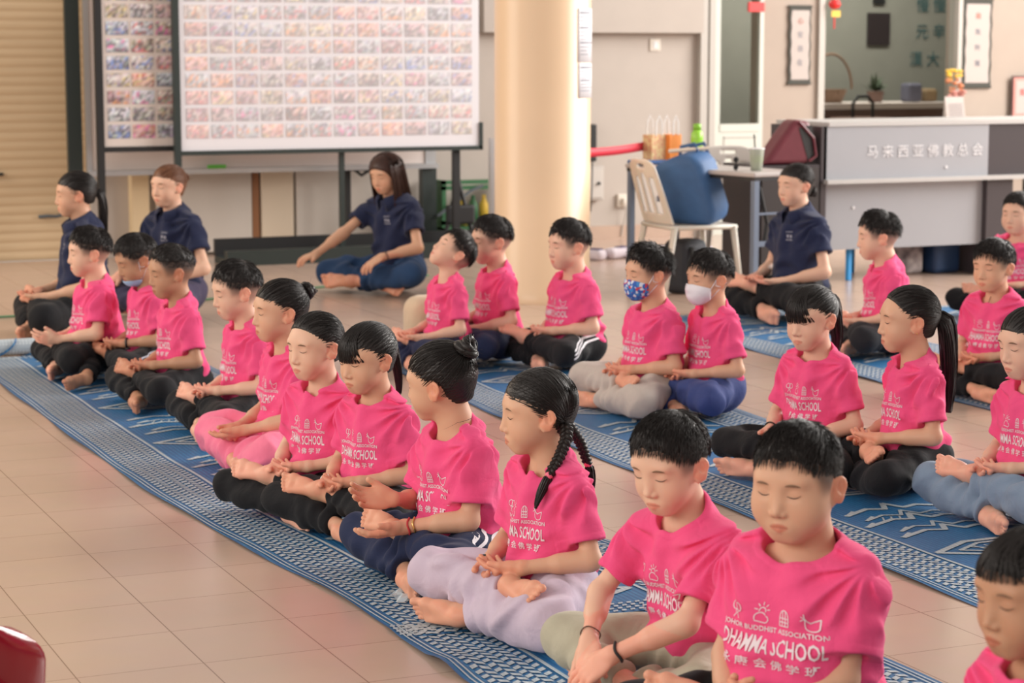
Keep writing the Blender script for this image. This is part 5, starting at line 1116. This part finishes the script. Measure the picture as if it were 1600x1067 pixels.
# red chair in the near left corner
rc_ = empty('red_plastic_chair', (.645, 3.98, 0), math.radians(15), 'glossy dark red plastic chair back at the bottom left edge', 'chair'); M['red_gloss'] = mat('red_gloss', (.24, .008, .018), .12, spec=.6)
V = []; nu, nv = 24, 16
for j in range(nv+1):
    for i in range(nu+1): u = -1+2*i/nu; v = j/nv; V.append((u*.185*(1-.45*max(0, v-.6)**2/.16), .02+.05*u*u-.03*v, .10+.25*v*(1-.10*u*u)))
F = [(j*(nu+1)+i, j*(nu+1)+i+1, (j+1)*(nu+1)+i+1, (j+1)*(nu+1)+i) for j in range(nv) for i in range(nu)]
o = link('backrest', npmesh('b', V, F), M['red_gloss'], rc_); md = o.modifiers.new('s', 'SOLIDIFY'); md.thickness = .018; md = o.modifiers.new('v', 'BEVEL'); md.width = .006; md.segments = 3; 
MB().rbox((-.18, -.28, .14), (.18, .04, .165), .012).build('seat', M['red_gloss'], rc_)
for sx_ in (-1, 1):
    for y in (-.25, .02): MB().tube([(sx_*.15, y, .15), (sx_*.17, y, 0)], .018, 8).build('leg', M['red_gloss'], rc_)

# ------------------------------------------------------------------ woven mats
m = M['mat_blue'] = mat('mat_blue', (.012, .12, .29), .5, spec=.5); tc = nd(m, 'ShaderNodeTexCoord')
def weave(m, c1, c2, bs=.5):
    tc = nd(m, 'ShaderNodeTexCoord'); sp_ = nd(m, 'ShaderNodeSeparateXYZ'); lk(m, tc.outputs['Object'], sp_.inputs[0])
    w1 = nd(m, 'ShaderNodeTexWave', wave_type='BANDS', bands_direction='Y', i_Scale=46.0, i_Distortion=.6); w2 = nd(m, 'ShaderNodeTexWave', wave_type='BANDS', bands_direction='X', i_Scale=20.0, i_Distortion=.5)
    for w_ in (w1, w2): lk(m, tc.outputs['Object'], w_.inputs['Vector'])
    mu_ = nd(m, 'ShaderNodeMath', operation='MULTIPLY'); lk(m, w1.outputs['Fac'], mu_.inputs[0]); lk(m, w2.outputs['Fac'], mu_.inputs[1])
    n = nd(m, 'ShaderNodeTexNoise', i_Scale=40.0, i_Detail=2.0); lk(m, tc.outputs['Object'], n.inputs['Vector']); ad = nd(m, 'ShaderNodeMath', operation='MULTIPLY'); lk(m, mu_.outputs[0], ad.inputs[0]); lk(m, n.outputs[0], ad.inputs[1])
    r = nd(m, 'ShaderNodeValToRGB'); r.color_ramp.elements[0].color = (*c1, 1); r.color_ramp.elements[1].color = (*c2, 1); r.color_ramp.elements[0].position = .08; r.color_ramp.elements[1].position = .55; lk(m, ad.outputs[0], r.inputs[0]); lk(m, r.outputs[0], bsdf(m).inputs['Base Color'])
    bp_ = nd(m, 'ShaderNodeBump', i_Strength=bs, i_Distance=.0012); lk(m, mu_.outputs[0], bp_.inputs['Height']); lk(m, bp_.outputs[0], bsdf(m).inputs['Normal'])
weave(m, (.012, .105, .27), (.045, .27, .50)); M['mat_white'] = mat('mat_white', (.6, .66, .7), .5); weave(M['mat_white'], (.40, .46, .50), (.66, .70, .72), .4)
def woven_mat(x0f, W, y0, y1, seed, lb, ripple=None, lift=0.0, motif=.82):
    """x0f(y): left edge; the pattern runs along y"""
    rs = np.random.RandomState(seed); b0 = rs.uniform(0, 6, 4)
    rip = lambda u, v: lift+.004+.0025*np.sin(v*9+b0[0])*np.sin(v*2.3+b0[1])*(1+0*u)+.004*np.maximum(0, np.sin(v*5.1+b0[2]))*np.exp(-np.minimum(u, W-u)/.05)+(ripple(u, v) if ripple else 0)
    nu, nv = 22, int((y1-y0)/.04); V = []
    for j in range(nv+1):
        v = y0+(y1-y0)*j/nv
        for i in range(nu+1): u = W*i/nu; V.append((x0f(v)+u+.006*math.sin(v*6+b0[3])*(1 if i in (0, nu) else 0), v, rip(u, v)))
    F = [(j*(nu+1)+i, j*(nu+1)+i+1, (j+1)*(nu+1)+i+1, (j+1)*(nu+1)+i) for j in range(nv) for i in range(nu)]; mi = [0]*len(F)
    V = list(V); 
    def quad(pts):
        k = len(V)
        for (u, v) in pts: V.append((x0f(v)+u, v, float(rip(u, v))+.0022))
        F.append(tuple(range(k, k+len(pts)))); mi.append(1)
    def line(a, b, w_):
        a = np.array(a, float); b = np.array(b, float); L = np.hypot(*(b-a)); n = max(1, int(L/.06)); d = (b-a)/max(L, 1e-6); nn = np.array([-d[1], d[0]])*w_/2
        for i in range(n):
            p = a+(b-a)*i/n-d*w_*.2*(i == 0); q = a+(b-a)*(i+1)/n+d*w_*.2*(i == n-1); quad([p-nn, q-nn, q+nn, p+nn])
    bw = .205
    for sd in (0, 1):
        U = (lambda u: u) if sd == 0 else (lambda u: W-u)
        for (u, w_) in ((.012, .005), (.026, .005), (bw+.012, .011)): line((U(u), y0+.01), (U(u), y1-.01), w_)
        rows = int((y1-y0)/.034)
        for r in range(rows):
            v = y0+.012+r*.034
            for c in range(7):
                u = .040+c*.0235; dv = .013 if (c % 2 == 0) else -.013
                quad([(U(u), v), (U(u+.0205), v+dv), (U(u+.0205), v+dv+.0185), (U(u), v+.0185)])
    for r in range(int(W/.0245)):
        for (v0) in (y0, y1-.10):
            for c in range(4): quad([(r*.0245+.003, v0+.01+c*.022), (r*.0245+.016, v0+.01+c*.022), (r*.0245+.022, v0+.024+c*.022), (r*.0245+.009, v0+.024+c*.022)])
    f0, f1 = bw+.04, W-bw-.04; fc_ = (f0+f1)/2; hw = (f1-f0)/2; v = y0+.22; k = 0
    while v < y1-.3:
        if k % 2 == 0:   # lozenge with a scrolled middle
            for s_, w_ in ((1, .015), (.66, .010)):
                P = [(fc_-hw*s_, v), (fc_-hw*.35*s_, v+.085*s_), (fc_+hw*.35*s_, v+.085*s_), (fc_+hw*s_, v), (fc_+hw*.35*s_, v-.085*s_), (fc_-hw*.35*s_, v-.085*s_)]
                for i in range(6): line(P[i], P[(i+1) % 6], w_*1.4)
            for i in range(5): line((fc_-.07+i*.035, v-.028), (fc_-.085+i*.035, v+.028), .008)
            for sx_ in (-1, 1): line((fc_+sx_*.03, v-.02), (fc_+sx_*.10, v+.02), .008)
        else:            # stacked arrow bands
            for i, o_ in enumerate((-.17, -.11, .0, .06, .15)):
                e = (.02, .06, 0, .05, .03)[i]; m_ = (.06, .05, .07, .05, .06)[i]
                P = [(f0+e, v+o_-m_), (fc_-hw*.4, v+o_), (fc_-hw*.15, v+o_-.02), (fc_, v+o_+m_*.8), (fc_+hw*.15, v+o_-.02), (fc_+hw*.4, v+o_), (f1-e, v+o_-m_)]
                for a, c in zip(P[:-1], P[1:]): line(a, c, .019 if i % 2 == 0 else .012)
                line((f0+e, v+o_-m_), (f0+e+.05, v+o_-m_+.045), .012); line((f1-e, v+o_-m_), (f1-e-.05, v+o_-m_+.045), .012)
            for i in range(4): line((f0+.10+i*.03, v-.01), (f0+.12+i*.03, v+.03), .006); line((f1-.10-i*.03, v-.01), (f1-.12-i*.03, v+.03), .006)
        v += motif*.5; k += 1
    o = link('woven_mat', npmesh('woven_mat', V, F, False, mi=mi), [M['mat_blue'], M['mat_white']]); return tag(o, lb, 'mat', 'blue woven floor mats')
edge1 = lambda y: 1.66+.17*(1-1/(1+math.exp(-(y-5.7)*2.2)))
woven_mat(edge1, .97, 4.72, 10.0, 1, 'long blue woven mat with white border under the left row of children', motif=.86)
woven_mat(lambda y: 1.80+.05*(4.8-y)*.3, .97, 1.9, 4.84, 2, 'blue woven mat under the two boys nearest the camera, rippled edge', ripple=lambda u, v: .016*np.maximum(0, np.sin(v*17+1))*np.exp(-u/.10)*np.exp(-abs(v-4.3)/.5), motif=.86)
woven_mat(lambda y: 3.27+.05*max(0, y-7.2), .95, 3.0, 9.7, 3, 'blue woven mat under the middle row of children', motif=.86)
woven_mat(lambda y: 5.14, .95, 5.2, 10.1, 4, 'blue woven mat beside the grey desk under the third row', motif=.86)
woven_mat(lambda y: 6.62, .95, 6.8, 9.9, 5, 'blue woven mat at the far right under the boy before the grey desk', motif=.86)
# rolled-up end at the far end of the left mat
b = MB(); th = np.linspace(0, 4*math.pi, 60); pr_ = [(.012*0+(.018+.0022*t)*math.cos(t), .045+(.018+.0022*t)*math.sin(t)) for t in th]
V = [(x, 10.05+a, zz) for x in (1.62, 2.40) for a, zz in pr_]; F = [(i, i+1, 60+i+1, 60+i) for i in range(59)]; rl = link('rolled_mat', npmesh('r', V, F), M['mat_white']); tag(rl, 'rolled end of a woven mat lying at the far left', 'mat roll')
b = MB()
for i in range(5):
    V = [(1.68+i*.15+.06*math.cos(t)*k_, 10.05+(.0475)*math.cos(a), .045+.0475*math.sin(a)) for k_ in (1,) for t, a in zip(np.linspace(0, math.pi, 9), np.linspace(2.2, 5.2, 9))]
    b.tube(V, .005, 4)
b.build('blue_band', M['mat_blue'], rl)
# crumpled clear wrapper on the mat
cw = np.random.RandomState(5); nw = 14; V = [(1.92+.17*(i/nw)-.02*math.sin(j), 5.02+.11*(j/nw)+.01*math.sin(i*.8), .010+.010*cw.rand()+.012*math.sin(i*.9)*math.sin(j*.8)*(0 < i < nw)) for j in range(nw+1) for i in range(nw+1)]
o = link('plastic_wrapper', npmesh('w', V, [(j*(nw+1)+i, j*(nw+1)+i+1, (j+1)*(nw+1)+i+1, (j+1)*(nw+1)+i) for j in range(nw) for i in range(nw)], False), mat('clear_wrap', (.75, .85, .90), .15, Alpha=.55)); tag(o, 'crumpled clear plastic wrapper on the mat edge before the girl with braids', 'wrapper')
# ------------------------------------------------------------------ the people
KG, AG = 'children in pink shirts sitting cross-legged', 'women in navy polo shirts sitting on the floor'
FD = (.020, .14, .86)
B = dict(hair='boy', fade=FD); bl = 'black'
# px, py: where the crown of the head shows in the photograph; d: turn towards the camera away from straight left
P_ = [
 # women behind the children
 dict(px=116, py=266, h_=.86, d=-6, adult=True, hair='ponytail', tie=(0, -.088, .012), taillen=.26, tailr=.020, taildir=(0, -.1, 0), tip=.6, lowz=-.05, pants=bl, hands='loose', seed=11, skin='mid', top='L', legs='half', hd=.9, logo=1, label='woman in navy polo at far left, black ponytail in a scrunchie, eyes closed'),
 dict(px=262, py=256, h_=.85, d=26, adult=True, hair='bun', tie=(0, -.088, .030), haircol='brown', bunr=.018, bunt=.009, pants='purple', hands='thighs', seed=12, skin='fair', top='R', legs='cross', hd=.9, label='woman in navy polo with reddish brown pinned hair, before the photo board'),
 dict(px=598, py=241, h_=.86, d=24, adult=True, hair='long', haircol='dark_brown', hairlen=.165, caprad=(.088, .100, .089), pants='jeans', seed=13, skin='mid', top='L', legs='cross', hd=.9, lean=.16, head=(.05, .10, 0), hand={1: ((.17, .36, .16), (.15, .95, -.25), (0, -.25, -1), (-1, 0, 0)), -1: ((-.13, .235, .17), (.25, .85, -.45), (0, -.45, -1), (1, .1, 0))}, pole=(.6, -.4, -.6), extras=[('band', -1, 'cord_black', .0028, .02)], label='woman in navy polo with long loose dark brown hair leaning forward, arms on knees'),
 dict(px=1243, py=254, h_=.86, d=6, adult=True, hair='bun', tie=(0, -.085, -.030), bunr=.015, bunt=.011, pants=bl, hands='loose', seed=14, skin='fair', top='L', legs='half', hd=.9, s_=1.0, logo=1, label='woman in navy polo with low black bun in front of the grey desk'),
 # left row, from the far end
 dict(B, px=137, py=354, h_=.66, d=0, fat=.016, cheek=.005, seed=21, skin='fair', hands='loose', pants=bl, vol=.004, spike=.35, top='L', hand={-1: ((-.10, .20, .17), (.2, .95, .1), (.9, 0, .5), (0, .2, 1))}, label='farthest boy of the left row, spiky hair, holding one hand up before him'),
 dict(B, px=200, py=367, h_=.66, d=4, head=(0, .30, 0), seed=22, skin='tan', pants=bl, top='L', legs='front', spike=.10, caprad=(.0775, .0935, .0865), extras=[('mask', 'mask_blue', 'chin', .004), ('watch', -1), ('stripes', (-1,), (0.01,), {}, .006, 'grey_print')], label='boy with head bowed, blue mask under his chin and a black watch'),
 dict(px=262, py=381, h_=.665, d=4, hair='boy', fade=(.022, .14, .90), len=.012, fringe=.008, spike=.12, hairline=(.026, .12), caprad=(.0755, .0910, .0825), head=(0, .08, 0), seed=23, skin='tan', pants=bl, top='L', label='boy with very short cropped hair and palms resting together, third in the left row'),
 dict(B, px=362, py=407, h_=.66, d=2, head=(0, .12, 0), seed=24, skin='fair', pants=bl, top='L', vol=.005, spike=.25, label='boy with side-faded black hair seated just before the girl in pink trousers'),
 dict(px=436, py=434, h_=.665, d=4, hair='bun', tie=(0, -.080, .050), tiecol='tie_white', bunr=.022, bunt=.010, bunoff=.032, head=(-.05, -.02, 0), seed=25, skin='warm', pants='pinkpants', loose=1.30, cuff=.92, legs='cross', top='R', hand={1: ((.06, .17, .14), (-.7, .7, -.3), (-.3, -.2, 1), (0, 1, .3)), -1: ((-.06, .19, .15), (.6, .75, -.3), (.3, 0, 1), (0, 1, .3))}, label='girl in baggy pink trousers with high bun and white hair tie'),
 dict(px=490, py=486, h_=.64, d=24, hair='ponytail', tie=(0, -.080, -.045), taillen=.06, tailr=.014, head=(-.06, .03, 0), seed=26, skin='fair', pants=bl, top='L', loose=.95, facecut=(.09, -.016, .108, .076, .086), tuck=0, label='girl without fringe, hair pulled low, seated between pink trousers and the girl with fringe'),
 dict(px=568, py=503, h_=.64, d=22, hair='ponytail', tie=(.012, -.080, .040), taillen=.20, tailr=.017, tiecol='tie_white', bangs=dict(z=.010, w=.060, n=480, arc=.002), head=(-.04, .10, 0), seed=27, skin='warm', pants=bl, top='L', loose=.95, extras=[('band', 1, 'cord_white', .0022, .010)], label='girl with thin fringe, white bow tie in ponytail and a white bracelet'),
 dict(px=680, py=531, h_=.67, d=6, hair='bun', tie=(0, -.070, .066), bunr=.024, bunt=.0105, bunoff=.030, head=(-.85, .02, 0), side=0, seed=28, skin='warm', pants='navy', top='L', fat=.014, lean=.16, loose=1.05, hd=1.05, hand={1: ((.05, .20, .22), (.15, .95, .1), (-.8, -.3, .6), (-.3, .3, 1)), -1: ((-.045, .215, .165), (.35, .9, -.25), (.4, 0, 1), (.2, .6, .7))}, extras=[('band', -1, 'cord_red', .0026, .012), ('band', -1, 'gold', .0030, .026), ('necklace', 'cord_brown'), ('stripes', (-1,), (-.012, .006, .024), dict(kn=(-.285, .20, .075), hp=(-.12, -.06, .16)), .008, 'mask_white')], label='girl with messy top bun looking away, navy trousers with three white stripes'),
 dict(px=838, py=573, h_=.66, d=12, hair='braids', tiecol='tie_pink', head=(-.42, .02, 0), seed=29, skin='warm', pants='lilac', top='R', loose=1.18, cuff=.86, braidpath=[[(-.058, -.062, -.030), (-.074, -.056, -.060), (-.082, -.034, -.100), (-.088, -.004, -.142)], [(.058, -.066, -.030), (.070, -.096, -.060), (.074, -.125, -.110), (.076, -.140, -.165)]], tuft=(0, .15, 0), extras=[('band', 1, 'cord_black', .0024, .012)], label='girl with two plaits and pink hair bands, in lilac trousers'),
 dict(B, px=1035, py=647, h_=.68, hs=.96, d=10, head=(.22, .10, -.04), lean=.20, shirt_len=.11, seed=30, skin='fair', pants='olive', top='R', legs='cross', vol=.006, fringe=.014, spike=.16, flow=(0, 1, -.5), cuff=.72, hand={1: ((.055, .265, .150), (-.75, .55, -.55), (-.2, -.5, -.85), (0, .8, -.6)), -1: ((-.045, .280, .145), (.45, .65, -.65), (.2, -.6, -.75), (.8, .3, -.3))}, pole=(.9, -.1, -.4), extras=[('band', -1, 'cord_black', .0034, .016), ('band', 1, 'cord_brown', .0016, .020)], label='boy in olive trousers clasping his shin, black band on his wrist'),
 dict(B, px=1243, py=661, h_=.71, hs=.97, d=28, head=(.06, .08, .0), fat=.030, cheek=.010, facew=1.08, seed=31, skin='mid', pants=bl, top='L', vol=.006, spike=.22, fringe=.016, peak=.10, hand={1: ((.055, .185, .120), (-.55, .5, .45), (-.5, -.3, .2), (0, .3, 1), .75), -1: ((-.045, .20, .110), (.45, .5, .5), (.6, -.3, .2), (0, .3, 1), .8)}, label='plump boy facing us with hands clasped, largest figure in front'),
 dict(px=1606, py=822, h_=.66, d=4, hair='girl', head=(.0, .05, 0), seed=32, skin='tan', pants=bl, bangs=dict(z=.045, w=.060, n=240), label='child cut off by the right edge at bottom, dark hair over the forehead'),
 # middle row
 dict(B, px=731, py=366, h_=.64, d=0, head=(0, -.75, 0), seed=41, skin='fair', pants='navy', top='L', hands='loose', label='boy tilting his face up to the ceiling, half hidden behind another boy'),
 dict(B, px=767, py=336, h_=.68, d=0, seed=42, skin='fair', pants='navy', top='L', hands='loose', vol=.004, spike=.2, label='boy in profile in navy trousers in front of the pillar, left one of two'),
 dict(B, px=888, py=342, h_=.68, d=2, fat=.018, cheek=.005, seed=43, skin='fair', pants=bl, top='L', vol=.005, hd=1.03, foot_t=((.090, .215, .128), (1, .40, .15), (0, .5, .85), (0, -.7, .5)), extras=[('stripes', (-1,), (-.01, .008, .026), dict(kn=(-.25, .20, .09), hp=(-.13, -.06, .15)), .008, 'mask_white')], label='boy with chubby cheeks before the pillar, black trousers striped white at the hip'),
 dict(B, px=1012, py=381, h_=.67, d=0, fat=.016, cheek=.004, seed=44, skin='warm', pants='cream', top='R', legs='half', vol=.008, spike=.55, len=.030, loose=1.12, cuff=.84, extras=[('mask', 'mask_pattern', 'on', .010), ('stripes', (-1,), (0,), dict(kn=(-.26, .19, .14), hp=(-.17, .10, .14)), .05, 'mask_pattern', 'trouser_print')], label='boy wearing a blue patterned face mask, in cream trousers'),
 dict(B, px=1108, py=389, h_=.66, d=2, seed=45, skin='warm', pants='blue2', top='L', legs='half', vol=.004, fringe=.028, loose=1.08, extras=[('mask', 'mask_white', 'on', .012)], label='boy wearing a plain white face mask, in dark blue trousers'),
 dict(px=1264, py=445, h_=.66, d=18, hair='ponytail', tie=(0, -.088, .040), tiecol='tie_teal', taillen=.19, tailr=.030, bangs=dict(z=.006, w=.061, n=520), head=(.03, .08, .03), seed=46, skin='fair', pants=bl, top='R', legs='half', loose=.95, tail=1, hands='loose', foot_t=((-.10, .235, .125), (-1, .55, .12), (0, .4, .9), (0, -.8, .4)), extras=[('band', 1, 'cord_black', .0026, .02)], label='girl with full fringe and teal hair tie, ponytail to her shoulder'),
 dict(px=1420, py=444, h_=.68, d=-14, hair='ponytail', tie=(0, -.092, .010), taillen=.32, tailr=.030, taildir=(0, -.12, 0), tip=.5, head=(-.06, -.02, 0), seed=47, skin='warm', pants=bl, top='R', facecut=(.09, -.012, .110, .074, .086), extras=[('earring', (-1,)), ('necklace', 'gold'), ('stripes', (-1,), (0,), dict(kn=(-.20, .10, .14), hp=(-.16, .055, .14)), .035, 'mask_white', 'trouser_print')], label='girl in profile with very long ponytail and an earring'),
 dict(px=1603, py=478, h_=.67, d=0, hair='ponytail', tie=(0, -.085, .02), head=(.0, .10, 0), seed=48, skin='fair', pants='bluegrey', top='L', loose=1.12, cuff=.86, legs='half', label='girl in pale blue-grey trousers cut by the right edge of the photo'),
 # third row
 dict(B, px=1371, py=329, h_=.69, d=-22, head=(0, -.10, 0), fat=.020, cheek=.005, lean=.18, seed=51, skin='fair', pants='darkblack', vol=.006, spike=.4, hands='loose', label='boy sitting before the grey desk with chin lifted, seen in profile'),
 dict(B, px=1553, py=373, h_=.66, d=18, head=(0, .02, 0), seed=52, skin='warm', pants=bl, fringe=.030, vol=.003, hands='lap', extras=[('necklace', 'cord_brown', 1)], label='boy wearing a brown cord necklace, near the right edge'),
 dict(B, px=1592, py=300, h_=.68, d=22, fat=.026, cheek=.008, seed=53, skin='fair', pants=bl, len=.012, fringe=.008, legs='half', label='plump boy cropped by the right edge, farthest back before the desk'),
]
if ONLY is not None: P_ = [q for i, q in enumerate(P_) if i in ONLY]
def prep(q):
    q = dict(q); ad = q.get('adult', False); q['s'] = q['h_']/(.665 if not ad else .635)
    if ad: q.setdefault('hs', .78); q.setdefault('sleeve', .60); q['sw'] = .110; q['shirt_len'] = .07; q['fat'] = q.get('fat', -.002)
    q.setdefault('curl', .42); z = (H-q['h_'])*FPX/max(q['py']-80, 60); q['Z'] = z
    q['h'] = (.0024 if z < 5 else .0027 if z < 6.6 else .0034 if z < 8.3 else .0042)*QUAL; q['dens'] = (1.0 if z < 5.3 else .75 if z < 7.3 else .4)
    if ad: q['h'] *= 1.15
    o = figure(q); a = o['aux']; zf = q.get('z', .010); top = a['Hc']+a['RH']@np.array([0, -.008, .112+q.get('vol', 0)*.5])*a['hs']
    rz = math.pi/2+math.radians(q['d']); c, s_ = math.cos(rz), math.sin(rz); w_ = at(q['px'], q['py'], top[2]+zf)
    q['loc'] = (w_[0]-(c*top[0]-s_*top[1]), w_[1]-(s_*top[0]+c*top[1])); q['rz'] = rz; q['z'] = zf; q['group'] = AG if ad else KG
    return q, o
M['pants_black'] = M['pants_black']
with ThreadPoolExecutor(4) as ex:
    for q, o in ex.map(prep, P_): person(q, o)
